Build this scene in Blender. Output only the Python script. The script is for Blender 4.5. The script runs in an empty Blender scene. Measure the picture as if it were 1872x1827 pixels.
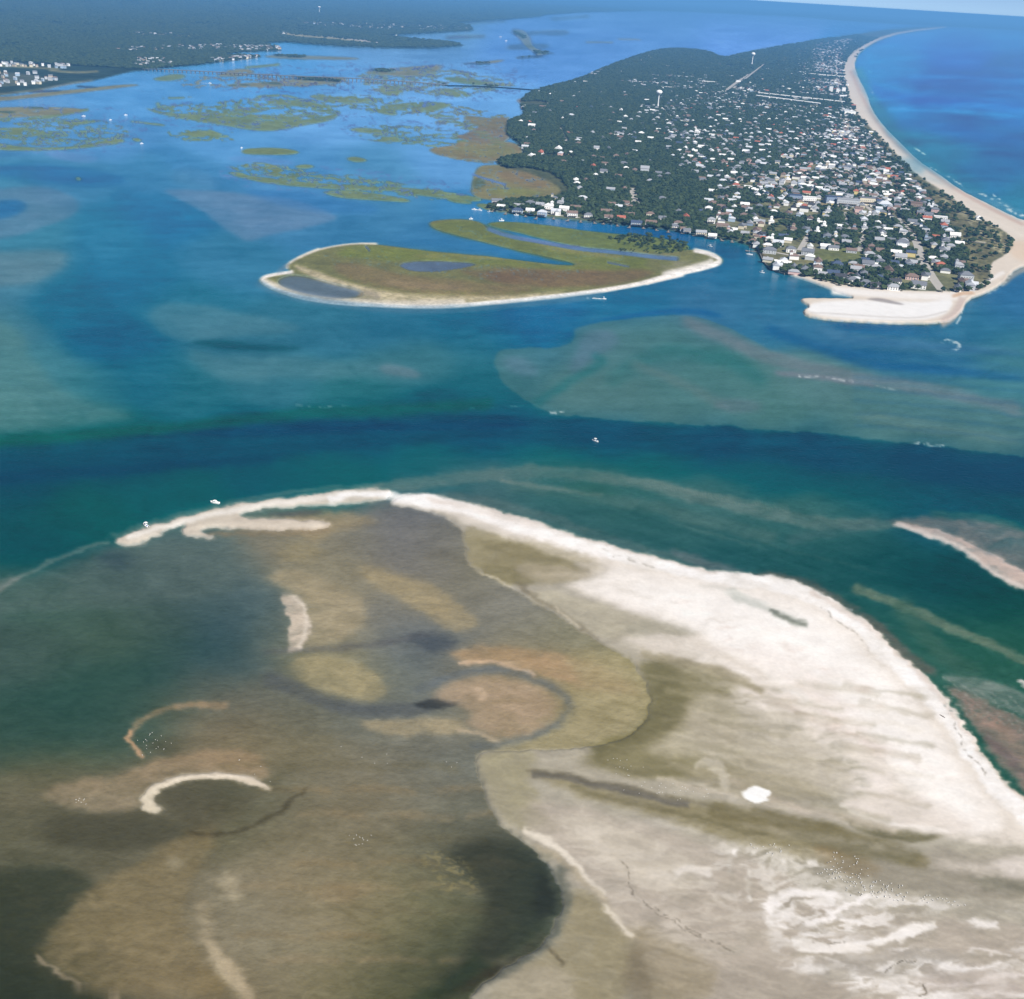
import bpy, bmesh, math, random
import numpy as np
from mathutils import Vector, Matrix
random.seed(7)
RNG = np.random.default_rng(11)
S = bpy.context.scene
R = math.radians

# ------------------------------------------------------------------ camera
ALT, FOC, CX, CY = 350.0, 2000.0, 936.0, 913.5
ROLL = math.atan(0.061)
YH0 = -26.0                                     # true horizon above the frame's centre column
PITCH = math.atan((CY - YH0) * math.cos(ROLL) / FOC)
FWD = np.array([0, math.cos(PITCH), -math.sin(PITCH)])
r0 = np.array([1.0, 0, 0]); u0 = np.array([0, math.sin(PITCH), math.cos(PITCH)])
RT = math.cos(ROLL) * r0 + math.sin(ROLL) * u0
UP = -math.sin(ROLL) * r0 + math.cos(ROLL) * u0
cam_d = bpy.data.cameras.new("camera"); cam = bpy.data.objects.new("camera", cam_d)
S.collection.objects.link(cam); S.camera = cam
M = Matrix.Identity(4)
for i in range(3):
    M[i][0], M[i][1], M[i][2] = RT[i], UP[i], -FWD[i]
M[2][3] = ALT
cam.matrix_world = M
cam_d.sensor_fit = 'HORIZONTAL'; cam_d.sensor_width = 36; cam_d.lens = 36 * FOC / 1872
cam_d.clip_start = 1; cam_d.clip_end = 300000

# ------------------------------------------------------------------ sky, sun, exposure
SUN_EL, SUN_AZ = 44.0, 142.0                     # azimuth clockwise from +Y (view direction)
W = bpy.data.worlds.new("World"); S.world = W; W.use_nodes = True
nt = W.node_tree; nt.nodes.clear()
sky = nt.nodes.new('ShaderNodeTexSky'); sky.sky_type = 'NISHITA'; sky.sun_disc = False
sky.sun_elevation = R(SUN_EL); sky.sun_rotation = R(SUN_AZ)
sky.altitude = 300; sky.air_density = 0.28; sky.dust_density = 0.0; sky.ozone_density = 4.0
bg = nt.nodes.new('ShaderNodeBackground'); bg.inputs[1].default_value = 0.062
wo = nt.nodes.new('ShaderNodeOutputWorld')
nt.links.new(sky.outputs[0], bg.inputs[0]); nt.links.new(bg.outputs[0], wo.inputs[0])
sd = bpy.data.lights.new("sun", 'SUN'); sd.energy = 4.8; sd.angle = R(0.53); sd.color = (1, 0.955, 0.89)
sun = bpy.data.objects.new("sun", sd); S.collection.objects.link(sun)
sdir = Vector((math.sin(R(SUN_AZ)) * math.cos(R(SUN_EL)), math.cos(R(SUN_AZ)) * math.cos(R(SUN_EL)), math.sin(R(SUN_EL))))
sun.rotation_euler = sdir.to_track_quat('Z', 'Y').to_euler()
S.view_settings.view_transform = 'Standard'; S.view_settings.look = 'None'
S.view_settings.gamma = 1.0; S.view_settings.use_curve_mapping = False
S.view_settings.exposure = 0.7
S.cycles.use_denoising = True
S.cycles.max_bounces = 4; S.cycles.volume_bounces = 0

# ------------------------------------------------------------------ photo pixel <-> ground
def ray(x, y):
    x = np.asarray(x, float); y = np.asarray(y, float)
    return (FOC * FWD[None, :] + (x[..., None] - CX) * RT - (y[..., None] - CY) * UP)
def ground(x, y, z=0.0):
    d = ray(np.atleast_1d(x), np.atleast_1d(y))
    t = (z - ALT) / d[..., 2]
    return d[..., 0] * t, d[..., 1] * t
def at(x, y, z=0.0):
    a, b = ground(x, y, z); return Vector((float(a[0]), float(b[0]), z))
def to_px(X, Y, Z=0.0):
    v = np.stack([X, Y, np.zeros_like(X) + Z - ALT], -1)
    k = FOC / (v @ FWD)
    return CX + (v @ RT) * k, CY - (v @ UP) * k
def horizon(x): return YH0 + 0.061 * (x - CX)

# ------------------------------------------------------------------ chart of the coast: fields over the ground
CELL, X0, Y0, X1, Y1 = 1.5, -300.0, -120.0, 2172.0, 2010.0
NX, NY = int((X1 - X0) / CELL), int((Y1 - Y0) / CELL)
gx = X0 + (np.arange(NX) + .5) * CELL; gy = Y0 + (np.arange(NY) + .5) * CELL

def s2l(c):
    c = np.asarray(c, np.float64) / 255.0
    return np.where(c <= 0.04045, c / 12.92, ((c + 0.055) / 1.055) ** 2.4)

def hsh(ix, iy, seed):
    h = (ix.astype(np.int64) * 374761393 + iy.astype(np.int64) * 668265263 + seed * 982451653) & 0xffffffff
    h = ((h ^ (h >> 13)) * 1274126177) & 0xffffffff
    return ((h ^ (h >> 16)) & 0xffff).astype(np.float32) / 65535.0
def vnoise(x, y, seed=0):
    ix = np.floor(x); iy = np.floor(y); fx = x - ix; fy = y - iy
    fx = fx * fx * (3 - 2 * fx); fy = fy * fy * (3 - 2 * fy)
    ix = ix.astype(np.int64); iy = iy.astype(np.int64)
    a = hsh(ix, iy, seed); b = hsh(ix + 1, iy, seed); c = hsh(ix, iy + 1, seed); d = hsh(ix + 1, iy + 1, seed)
    return (a * (1 - fx) + b * fx) * (1 - fy) + (c * (1 - fx) + d * fx) * fy
def fbm(x, y, seed=0, octv=4):
    s = 0; a = 1; t = 0
    for k in range(octv):
        s = s + a * vnoise(x * 2 ** k + 17.3 * k, y * 2 ** k + 9.1 * k, seed + k); t += a; a *= .55
    return s / t

GX, GY = np.meshgrid(gx, gy)
DW = fbm(GX / 60, GY / 26, 3, 4) - .5            # warp fields
DV = fbm(GX / 60, GY / 26, 23, 4) - .5
N1 = fbm(GX / 34, GY / 9, 41, 4)
N2 = fbm(GX / 120, GY / 30, 51, 4)
N3 = fbm(GX / 9, GY / 3.2, 61, 3)
SWX = (fbm(GX / 75, GY / 40, 161, 3) - .5) * 110; SWY = (fbm(GX / 75, GY / 40, 171, 3) - .5) * 60
SWIRL = fbm((GX + SWX) / 46, (GY + SWY) / 15, 181, 5)     # current-drawn wisps
RIDGE = 1 - np.abs(2 * fbm((GX + SWX * .35) / 30, (GY + SWY * .25) / 6.5, 191, 4) - 1)   # winding creeks
MOD = np.clip(.30 + (SWIRL - .33) * 2.5, 0, 1.1)

def smooth(pts, n=2, closed=True):
    p = np.array(pts, float)
    for _ in range(n):
        if closed:
            q = np.roll(p, -1, 0); p = np.stack([.75 * p + .25 * q, .25 * p + .75 * q], 1).reshape(-1, 2)
        else:
            a = p[:-1]; b = p[1:]
            m = np.stack([.75 * a + .25 * b, .25 * a + .75 * b], 1).reshape(-1, 2)
            p = np.vstack([p[:1], m, p[-1:]])
    return p
def strip(pts, w):
    p = np.array([q[:2] for q in pts], float)
    ws = np.array([q[2] if len(q) > 2 else w for q in pts], float)
    pw = smooth(np.c_[p, ][:, :2], 2, False)
    wi = np.interp(np.linspace(0, 1, len(pw)), np.linspace(0, 1, len(ws)), ws)
    t = np.gradient(pw, axis=0); t /= np.linalg.norm(t, axis=1)[:, None] + 1e-9
    n = np.c_[-t[:, 1], t[:, 0]]
    return np.vstack([pw + n * wi[:, None] / 2, (pw - n * wi[:, None] / 2)[::-1]])
def inside(P, x, y):
    c = np.zeros(x.shape, bool); n = len(P)
    for i in range(n):
        xa, ya = P[i]; xb, yb = P[(i + 1) % n]
        if ya == yb: continue
        lo, hi = (ya, yb) if ya < yb else (yb, ya)
        k = (y >= lo) & (y < hi)
        if not k.any(): continue
        k &= x < xa + (y - ya) * (xb - xa) / (yb - ya)
        c ^= k
    return c
def box1(a, r, ax):
    if r < 1: return a
    n = a.shape[ax]; pad = [(0, 0), (0, 0)]; pad[ax] = (r + 1, r)
    c = np.cumsum(np.pad(a, pad, mode='edge'), axis=ax, dtype=np.float64)
    sl = lambda s: tuple(s if i == ax else slice(None) for i in range(2))
    return ((c[sl(slice(2 * r + 1, 2 * r + 1 + n))] - c[sl(slice(0, n))]) / (2 * r + 1)).astype(np.float32)
def blur(a, bx, by):
    for _ in range(3):
        a = box1(a, int(round(bx / CELL / 1.7)), 1); a = box1(a, int(round(by / CELL / 1.7)), 0)
    return a
def mask(pts, bl=0, rough=0, sm=2, w=None, by=None):
    """soft field of a traced outline; returns (slices, field)"""
    P = strip(pts, w) if w is not None else smooth(pts, sm)
    by = bl * .6 if by is None else by
    g = max(bl, by) * 2.2 + abs(rough) * 1.2 + 6
    ax = max(0, int((P[:, 0].min() - g - X0) / CELL)); bx = min(NX, int((P[:, 0].max() + g - X0) / CELL) + 1)
    ay = max(0, int((P[:, 1].min() - g - Y0) / CELL)); b_y = min(NY, int((P[:, 1].max() + g - Y0) / CELL) + 1)
    if ax >= bx or ay >= b_y: return None
    sl = (slice(ay, b_y), slice(ax, bx))
    x = GX[sl]; y = GY[sl]
    if rough: x = x + DW[sl] * rough * 2; y = y + DV[sl] * rough
    y = y.astype(np.float64)
    m = np.zeros(x.shape, np.float32)
    if bl < 4:
        for ox, oy in ((-.35, -.2), (.2, -.35), (-.2, .35), (.35, .2)): m += inside(P, x + ox * CELL, y + oy * CELL) * .25
    else: m += inside(P, x, y)
    if bl: m = blur(m, bl, by)
    return sl, m

# ---- water and bottom colours as the eye sees them at depth (control points, interpolated)
CP = """
0 250 82 140 189;200 250 89 149 201;400 250 93 156 209;600 215 106 166 221;850 200 110 169 225;760 60 101 155 207;1000 90 95 151 214;1150 60 98 153 216;1400 50 104 158 228
250 180 92 156 211;60 230 95 153 205;480 170 92 158 215;700 330 85 147 191;820 300 99 159 213;560 330 82 144 195;0 330 70 136 171;120 330 72 136 176;300 320 67 132 176
0 400 67 134 163;60 430 60 128 157;200 430 50 124 161;300 400 45 119 163;420 480 58 125 161;250 520 41 114 151;550 400 67 130 173;700 400 71 134 177;640 430 60 124 167;780 440 60 123 169
0 520 70 127 153;120 560 32 108 141;0 600 66 123 143;200 620 26 100 135;330 560 43 116 145;60 680 68 129 145;20 740 76 133 139;150 720 56 121 135;0 790 40 108 110;150 780 34 108 115
250 700 32 106 133;350 720 39 110 129;500 700 53 116 135;650 730 39 108 120;450 640 49 112 137;600 600 51 116 143;720 600 45 112 143;850 600 34 106 139;900 700 32 102 120;760 660 58 116 131
0 830 2 80 95;0 890 2 76 99;200 800 12 92 101;250 840 0 78 101;450 800 2 82 103;500 860 10 88 105;650 790 2 84 109;800 760 8 88 109;900 800 2 82 111;1100 800 2 80 111;1300 805 2 78 109;1500 815 0 74 103;1700 840 0 68 99;1872 860 0 68 102
0 950 4 86 95;150 950 8 90 95;60 1000 6 80 92;300 900 8 92 101;600 880 14 96 105;800 860 28 98 110;1000 840 20 100 109;1200 840 14 96 107;1400 860 10 90 105;1600 890 6 84 101;1800 920 2 78 101;1872 940 8 86 99
950 600 26 104 149;1000 620 24 102 145;1150 560 39 112 151;1000 570 37 108 153;1300 560 58 116 155;1400 520 51 116 153;1300 490 47 114 155;1420 580 51 116 153;1600 620 39 104 149;1700 650 49 112 149;1800 600 51 116 151;1872 560 53 114 159;1872 640 62 123 143;1872 700 68 125 139
900 640 45 112 133;1100 640 72 123 135;1200 640 64 123 135;1300 700 60 121 124;1100 720 79 123 124;1400 740 68 123 120;1600 770 72 120 120;1800 790 74 122 126;1250 740 66 116 118;1500 700 85 127 133;1700 740 70 121 131
1200 420 42 114 167;1050 420 50 120 174;1340 450 47 116 157;880 400 63 132 183
1650 60 90 153 222;1872 60 82 151 218;1750 90 64 141 212;1872 120 50 137 199;1620 110 68 153 214;1720 170 44 129 192;1872 200 54 139 202;1620 170 60 145 204;1760 230 46 128 184;1872 280 38 124 175;1700 280 44 135 174;1800 330 54 126 174;1872 370 64 136 171
900 880 74 108 114;1050 880 56 106 104;1150 900 54 104 104;1300 920 66 110 112;1450 960 62 110 110;1200 960 46 96 100;1400 1000 36 88 94;1550 950 52 102 106;1550 1010 32 86 92;1500 1050 34 86 90;1700 940 30 90 108;1650 1060 22 78 86;1750 1080 18 72 82;1872 1100 18 74 78;1620 1120 38 92 90;1700 1180 44 96 88;1800 1140 28 82 78;1872 1180 36 92 80;1800 1210 50 96 86;1872 1240 44 94 84;1000 920 50 98 104;1100 950 50 96 100
60 1080 71 102 97;200 1050 72 96 98;330 1020 89 110 111;150 1120 71 98 90;300 1100 76 98 97;400 1060 98 114 113;500 1130 92 110 112;450 1120 60 89 101;380 1150 60 85 86;250 1170 67 91 80;100 1200 67 91 84;0 1200 67 91 88;450 1180 52 83 97;350 1220 43 78 82;200 1260 43 81 76;80 1300 48 81 76;0 1350 56 83 76;250 1300 65 89 82;200 1350 52 83 76
600 1000 133 130 112;550 1000 129 124 110;700 980 117 118 117;780 960 109 112 119;850 1000 133 130 112;760 1020 121 120 119;600 1060 143 134 110;650 1100 135 132 119;800 1100 131 128 114;700 1150 119 122 124;900 1130 133 132 124;560 1160 155 144 114;600 1180 140 134 110;780 1180 94 106 114;740 1230 111 120 121;620 1230 133 128 98;600 1290 111 116 110;500 1290 107 108 98;450 1250 102 108 103;700 1300 117 120 112;1000 1180 138 136 117;1000 1250 150 134 105;900 1220 143 130 105;1050 1330 155 148 119;1130 1250 158 151 114
380 1300 122 114 97;500 1350 125 116 89;380 1380 134 121 100;600 1400 125 120 103;700 1450 129 122 103;780 1400 121 120 110;840 1440 111 118 114;820 1520 117 118 101;650 1500 133 124 102;500 1500 111 110 89;400 1440 99 105 90;300 1440 115 109 92;150 1430 105 105 83;60 1440 93 100 81;100 1480 105 105 83;30 1550 99 105 83;200 1520 91 98 83;350 1520 103 105 81;150 1600 95 102 81;250 1600 122 117 95;30 1650 69 83 65;60 1750 36 62 52;200 1680 133 119 89;300 1700 129 114 87;130 1720 120 112 86;400 1650 127 119 102;300 1780 130 117 90;380 1800 120 109 87;100 1815 34 58 46;430 1700 152 144 122
550 1580 145 134 109;700 1600 123 118 95;600 1640 153 132 100;650 1700 143 132 103;500 1700 150 144 124;550 1780 143 134 105;700 1780 119 112 76;640 1560 137 128 103;830 1580 123 122 96;900 1560 66 76 72;960 1590 58 68 66;1000 1630 54 62 62;900 1650 92 101 82;980 1690 62 72 62;820 1700 111 116 85;850 1760 68 78 64;780 1800 64 80 62;900 1740 60 74 62;740 1650 133 128 89;860 1540 102 108 98
-300 250 82 140 189;-300 600 62 121 143;-300 900 4 84 97;-300 1300 54 83 78;-300 1800 50 68 58;2172 250 44 128 180;2172 600 56 116 153;2172 900 4 78 101;2172 1300 40 86 80;2172 1800 140 130 112;936 2010 90 88 66;0 2010 50 66 54
"""
cps = np.array([[float(v) for v in t.split()] for l in CP.strip().splitlines() for t in l.split(';') if t.strip()])
cg = 6
cxg, cyg = np.meshgrid(gx[::cg], gy[::cg])
acc = np.zeros(cxg.shape + (3,), np.float32); wsum = np.zeros(cxg.shape, np.float32)
for px_, py_, r_, g_, b_ in cps:
    sy = 34 + 0.055 * max(py_, 0)
    d2 = ((cxg - px_) / (sy * 1.9)) ** 2 + ((cyg - py_) / sy) ** 2
    w_ = (1 / (d2 * d2 * d2 + 0.03) * np.exp(-d2 * .12) + 1e-7).astype(np.float32)
    acc += w_[..., None] * np.array([r_, g_, b_], np.float32); wsum += w_
acc /= wsum[..., None]
def up(a):
    yi = np.clip(np.arange(NY) / cg, 0, a.shape[0] - 1.001); xi = np.clip(np.arange(NX) / cg, 0, a.shape[1] - 1.001)
    y0 = yi.astype(int); x0 = xi.astype(int); fy = (yi - y0)[:, None]; fx = (xi - x0)[None, :]
    return (a[y0][:, x0] * (1 - fy) * (1 - fx) + a[y0][:, x0 + 1] * (1 - fy) * fx + a[y0 + 1][:, x0] * fy * (1 - fx) + a[y0 + 1][:, x0 + 1] * fy * fx)
COL = np.stack([blur(up(acc[..., k]).astype(np.float32), 10, 6) for k in range(3)], -1)
GYROW = gy
LAND = np.full((NY, NX), -1.0, np.float32)       # height of the land above the water, metres
REG = np.zeros((NY, NX), np.int16)               # which piece of land
WET = np.zeros((NY, NX), np.float32)
REGN = {0: None}

def paint(pts, col, a=1.0, bl=4, rough=0, w=None, tex=None, by=None, sm=2):
    r = mask(pts, bl, rough, w=w, by=by, sm=sm)
    if r is None: return
    sl, m = r
    if bl >= 3.5:                                # drowned shapes fade out unevenly
        if bl < 14 and w is None:
            r2 = mask(pts, bl * 3.2, rough * 2.2, by=None if by is None else by * 3)
            big = np.zeros_like(m)
            s2, m2 = r2; a0, a1 = max(sl[0].start, s2[0].start), min(sl[0].stop, s2[0].stop); b0, b1 = max(sl[1].start, s2[1].start), min(sl[1].stop, s2[1].stop)
            full = np.zeros((s2[0].stop - s2[0].start, s2[1].stop - s2[1].start), np.float32)
            full[a0 - s2[0].start:a1 - s2[0].start, b0 - s2[1].start:b1 - s2[1].start] = m[a0 - sl[0].start:a1 - sl[0].start, b0 - sl[1].start:b1 - sl[1].start]
            hard = .74 if bl > 4.5 else .85
            m = hard * full + (1 - hard) * m2; sl = s2
        y_m = np.mean([q[1] for q in pts])
        if 330 < y_m < 835: m = m * (MOD[sl] * .22 + .84); a = a * 1.25
        elif y_m > 100: m = m * (MOD[sl] * .34 + .68)
    m = np.clip(m * a, 0, 1)
    if tex is not None: m = m * np.clip(tex[sl], 0, 1)
    COL[sl] += (np.array(col, np.float32) - COL[sl]) * m[..., None]
def land(name, pts, h=1.0, rough=0, w=None, holes=(), tex=None, bl=1.0, sm=2, reg=None):
    r = mask(pts, bl, rough, w=w, sm=sm)
    if r is None: return
    sl, m = r
    for hp in holes:
        rh = mask(hp, bl, rough, sm=sm)
        if rh is None: continue
        tmp = np.zeros((NY, NX), np.float32); tmp[rh[0]] = rh[1]; m = m * (1 - tmp[sl])
    if tex is not None: m = m * (tex[sl] > 0)
    hh = (m - .5) * 2 * h
    k = hh > LAND[sl]
    L = LAND[sl]; L[k] = hh[k]
    if reg is None: reg = max(REGN) + 1; REGN[reg] = name
    Rg = REG[sl]; Rg[(m > .02) & k] = reg
    return reg, sl, m
def dig(pts, rough=0, w=None, d=.8, bl=1.0):
    r = mask(pts, bl, rough, w=w)
    sl, m = r; L = LAND[sl]; np.minimum(L, np.where(m > .05, (0.5 - m) * 2 * d, 9), out=L)

st = lambda lo, hi, v: np.clip((v - lo) / (hi - lo), 0, 1)
# ================= submerged shoals
warp = N1
paint([(-60,350),(0,345),(60,340),(110,347),(150,368),(135,395),(80,415),(40,432),(-60,445)], (98,132,162), .5, 6, 6)
paint([(-40,372),(30,362),(55,380),(20,400),(-40,400)], (42,112,165), .6, 6, 4)
paint([(-60,468),(0,460),(70,454),(122,462),(126,484),(90,505),(60,520),(0,525),(-60,525)], (108,138,152), .5, 10, 8)
paint([(285,345),(340,346),(400,350),(520,362),(590,382),(625,402),(560,418),(500,425),(455,444),(430,430),(395,405),(340,372)], (108,140,174), .55, 4.6, 7)
paint([(440,340),(700,372),(690,396),(560,388),(460,360)], (58,120,180), .4, 10, 6)
paint([(430,340),(400,352),(300,300),(250,262),(330,270)], (72,136,196), .3, 10, 8)
paint([(330,300),(300,330),(380,352),(420,335)], (92,140,176), .4, 10, 6)
paint([(70,275),(180,282),(180,298),(110,296)], (120,150,205), .5, 6, 5)
paint([(400,290),(470,284),(560,300),(480,302)], (112,146,200), .45, 6, 5)
paint([(-40,300),(100,300),(260,330),(160,345),(-40,320)], (34,100,158), .5, 8, 6)
paint([(276,590),(276,572),(300,552),(370,555),(470,580),(560,600),(520,612),(440,612),(380,625),(320,625)], (84,132,150), .5, 9, 10)
paint([(330,640),(420,648),(560,655),(700,662),(772,682),(778,694),(640,694),(520,690),(430,700),(390,690)], (82,130,144), .5, 11, 10)
paint([(330,628),(400,619),(470,630),(560,634),(530,646),(420,640)], (30,92,112), .7, 4, 4)
paint([(700,664),(760,674),(778,690),(740,692),(690,680)], (104,128,142), .5, 5, 4)
paint([(-100,560),(30,590),(60,660),(120,720),(225,750),(255,768),(100,785),(-100,800)], (86,132,136), .5, 16, 10)
paint([(-100,812),(150,800),(400,772),(560,755),(700,752),(900,738)], (18,98,88), .35, 8, 6, w=20)
# deep channel and its two edges
paint([(-300,830),(0,822),(250,795),(450,778),(650,768),(850,755),(1000,764),(1200,778),(1500,794),(1872,838),(2172,880),(2172,930),(1872,905),(1600,866),(1300,835),(1050,815),(800,805),(500,838),(300,860),(100,885),(-300,905)], (0,78,106), .55, 8, 6)
paint([(300,795),(520,772),(700,768),(980,768),(960,785),(640,790),(420,800)], (0,72,108), .5, 8, 6)
paint([(-60,880),(100,868),(330,850),(500,842)], (0,68,98), .5, 8, 8, w=18)
# the big eastern shoal: sharp southern and western rim
paint([(903,652),(918,640),(955,636),(1010,637),(1040,632),(1052,618),(1046,604),(1062,596),(1110,588),(1180,577),(1250,577),(1300,585),(1390,630),(1470,672),(1560,690),(1700,712),(1872,748),(2172,800),(2172,872),(1872,836),(1700,814),(1540,796),(1400,786),(1200,773),(1080,766),(1010,757),(960,735),(925,705),(908,678)], (82,122,128), .62, 2, 6)
paint([(1250,585),(1300,610),(1420,660),(1560,688),(1720,715),(1872,752)], (112,128,140), .6, 9, 9, w=22, tex=.5+N2)
paint([(1420,682),(1500,690),(1600,705)], (122,126,142), .5, 5, 4, w=10)
paint([(910,655),(960,650),(990,690),(940,690)], (96,128,150), .5, 10, 8)
paint([(1055,610),(1110,600),(1140,625),(1080,655),(1040,700)], (98,126,152), .45, 8, 10)
paint([(975,740),(1030,700),(1110,665),(1080,650)], (40,112,120), .5, 7, 9, w=14)
paint([(1110,700),(1200,640),(1330,650),(1400,700)], (44,110,116), .5, 12, 12, w=30, tex=.3+N2)
paint([(1150,665),(1230,690),(1330,745)], (96,124,128), .45, 9, 9, w=16)
paint([(1290,735),(1370,725),(1410,750),(1330,755)], (100,120,134), .45, 8, 8)
paint([(1540,745),(1700,770),(1872,800),(1872,815),(1600,780)], (96,126,124), .5, 10, 6)
paint([(1030,635),(1040,600),(1150,570),(1280,562),(1340,585),(1250,572),(1100,586),(1050,600)], (20,92,148), .55, 5, 6)
paint([(1330,560),(1420,575),(1500,600),(1600,640),(1500,640),(1400,600)], (58,116,154), .5, 10, 8)
paint([(1470,585),(1560,610),(1700,625),(1872,640),(1872,652),(1650,640),(1520,625)], (76,126,160), .55, 8, 6)
paint([(1400,600),(1500,640),(1620,668),(1872,690)], (22,88,142), .4, 9, 6, w=18)
for s_ in range(16):
    yy = 600 + s_ * 11
    paint([(1560,yy+12),(1700,yy+20),(1900,yy+46)], (40,98,140) if s_ % 2 else (76,130,150), .22, 4, 8, w=6)
# lower shoals round the near spit
paint([(640,890),(760,872),(900,854),(1000,850),(1130,862),(1300,900),(1400,925),(1500,950),(1640,950),(1640,975),(1480,968),(1350,940),(1200,900),(1080,880),(980,872),(860,880),(760,900)], (108,128,126), .62, 5, 8)
paint([(920,878),(960,884),(1030,897),(1100,905)], (146,152,146), .6, 3, 3, w=6)
paint([(930,885),(1080,905),(1250,940),(1420,985)], (88,118,116), .5, 9, 8, w=22, tex=.4+N2)
paint([(1010,880),(1090,885),(1150,905),(1060,905)], (46,98,94), .55, 8, 6)
paint([(750,905),(850,900),(980,930),(1100,975),(1240,1015),(1350,1040),(1240,1030),(1080,985),(900,925)], (96,116,118), .55, 5, 5)
paint([(1220,1000),(1270,1015),(1330,1035),(1380,1046),(1300,1046),(1240,1020)], (112,120,126), .6, 4, 4)
paint([(1360,1046),(1440,1046),(1520,1080),(1600,1130),(1660,1190),(1720,1230),(1690,1240),(1620,1185),(1540,1120),(1440,1065)], (112,102,98), .7, 5, 5)
paint([(1560,1075),(1640,1105),(1720,1140),(1800,1175),(1900,1220)], (112,128,112), .75, 5, 6, w=18)
paint([(1600,955),(1500,975),(1440,985)], (76,108,112), .5, 8, 8, w=20)
paint([(1606,950),(1640,948),(1700,945),(1800,950),(1900,972),(1900,1075),(1790,1010),(1700,975)], (120,122,124), .8, 4, 5)
paint([(1700,940),(1800,945),(1900,975)], (66,108,108), .6, 6, 4, w=14)
paint([(1640,1100),(1700,1180),(1790,1240)], (66,102,92), .6, 10, 8, w=34)
paint([(1712,1235),(1770,1235),(1850,1255),(1920,1290),(1920,1330),(1830,1290),(1760,1262)], (130,142,136), .8, 4, 5)
paint([(1725,1250),(1770,1265),(1830,1295),(1920,1340),(1920,1500),(1840,1410),(1780,1330),(1745,1280)], (150,130,122), .9, 5, 5)
paint([(1780,1300),(1840,1340),(1900,1420)], (176,148,132), .6, 8, 9, w=20, tex=N1*1.3)
paint([(1800,1345),(1860,1400),(1900,1440)], (116,104,106), .6, 6, 8, w=14)
# west edge of the near bay
paint([(-60,1105),(0,1078),(60,1040),(140,1006),(200,990)], (138,146,140), .55, 3, 3, w=6)
paint([(-60,1110),(0,1082),(50,1055),(20,1050),(-60,1090)], (140,142,140), .5, 4, 3)
paint([(-60,1120),(60,1050),(200,1000),(400,990),(470,1080),(300,1100),(100,1120)], (88,106,104), .4, 14, 10)
paint([(170,1010),(225,1005),(260,1030),(200,1050)], (54,76,92), .5, 7, 9, tex=N1*1.6)
# shallow brown flats in the near lagoon
def sh(p, c, a=.7, bl=9, rough=8, **k): paint(p, tuple(min(255, v * (1.18 if c[0] > 95 else 1.06)) for v in c), min(1, a * (1.2 if bl > 5 else 1.35)), bl * (1.15 if bl > 5 else .9), rough * 1.5, **k)
sh([(500,940),(610,935),(680,940),(690,960),(600,975),(560,1000)], (138,124,98), .5)
sh([(505,1005),(550,990),(600,1005),(560,1030),(510,1030)], (134,124,98), .5)
sh([(640,1035),(700,1040),(790,1070),(860,1110),(880,1150),(840,1160),(770,1115),(690,1080)], (142,130,104), .75, 7)
sh([(480,1050),(540,1040),(640,1075),(680,1120),(640,1165),(590,1185),(550,1190),(560,1120),(540,1085)], (140,130,108), .75, 8)
sh([(505,1085),(540,1085),(566,1115),(566,1150),(555,1185),(535,1196),(522,1190),(530,1140),(520,1110)], (172,160,146), .8, 4, 3)
sh([(535,1090),(560,1110),(560,1140),(545,1190)], (196,186,174), .5, 3, 3, w=6)
sh([(525,1215),(560,1198),(640,1205),(700,1230),(710,1270),(670,1285),(600,1265),(545,1250)], (142,132,104), .75, 8)
sh([(640,1320),(700,1318),(800,1312),(860,1320),(850,1340),(760,1345),(680,1340)], (144,132,108), .7, 6)
sh([(740,1160),(800,1155),(845,1168),(815,1195),(770,1190)], (62,72,84), .55, 8)
sh([(480,1195),(560,1190),(700,1180),(780,1160)], (84,86,92), .5, 6, w=8)
sh([(480,1240),(560,1270),(640,1300),(760,1300),(800,1285)], (80,86,92), .55, 9, w=26)
sh([(755,1285),(790,1278),(835,1280),(838,1292),(790,1298),(760,1295)], (56,62,66), .7, 5, 3)
sh([(810,1195),(870,1180),(960,1185),(1050,1200),(1120,1230),(1160,1270),(1100,1270),(1000,1235),(920,1215),(860,1212)], (148,126,100), .8, 6, 5)
sh([(835,1215),(880,1208),(930,1216),(980,1235)], (196,168,142), .7, 2.5, 3, w=5)
sh([(1040,1215),(1120,1230),(1180,1270),(1130,1270)], (150,128,98), .6, 8)
sh([(780,1270),(830,1245),(900,1235),(980,1250),(1020,1280),(1020,1315),(980,1345),(920,1355),(860,1335),(860,1300),(800,1280)], (146,128,108), .75, 9, 8)
sh([(860,1255),(885,1262),(892,1275),(875,1282)], (186,164,142), .6, 5, 3)
sh([(835,1335),(865,1340),(915,1357)], (190,168,142), .6, 2.5, 3, w=4)
sh([(760,1265),(830,1232),(900,1222),(980,1240),(1040,1275),(1045,1305),(1000,1340),(930,1362),(860,1365)], (94,102,108), .6, 6, 5, w=14)
sh([(1180,1190),(1230,1240),(1240,1290),(1200,1340),(1130,1370),(1070,1385)], (112,106,72), .75, 9, 9, w=34)
sh([(1020,1190),(1100,1190),(1180,1230),(1195,1300),(1130,1350),(1060,1370),(900,1400),(880,1375),(960,1360),(1040,1330),(1080,1270)], (142,132,104), .65, 10)
sh([(240,1350),(245,1330),(290,1300),(350,1285),(420,1290)], (150,126,100), .5, 5, w=10)
sh([(240,1335),(236,1360),(262,1385)], (172,140,112), .7, 4, w=8)
sh([(258,1400),(300,1380),(370,1375),(450,1370),(480,1395),(495,1430),(440,1412),(360,1412),(290,1425),(262,1445),(255,1475),(200,1485),(110,1478),(70,1440),(150,1425),(230,1420)], (146,124,100), .62, 8)
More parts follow.
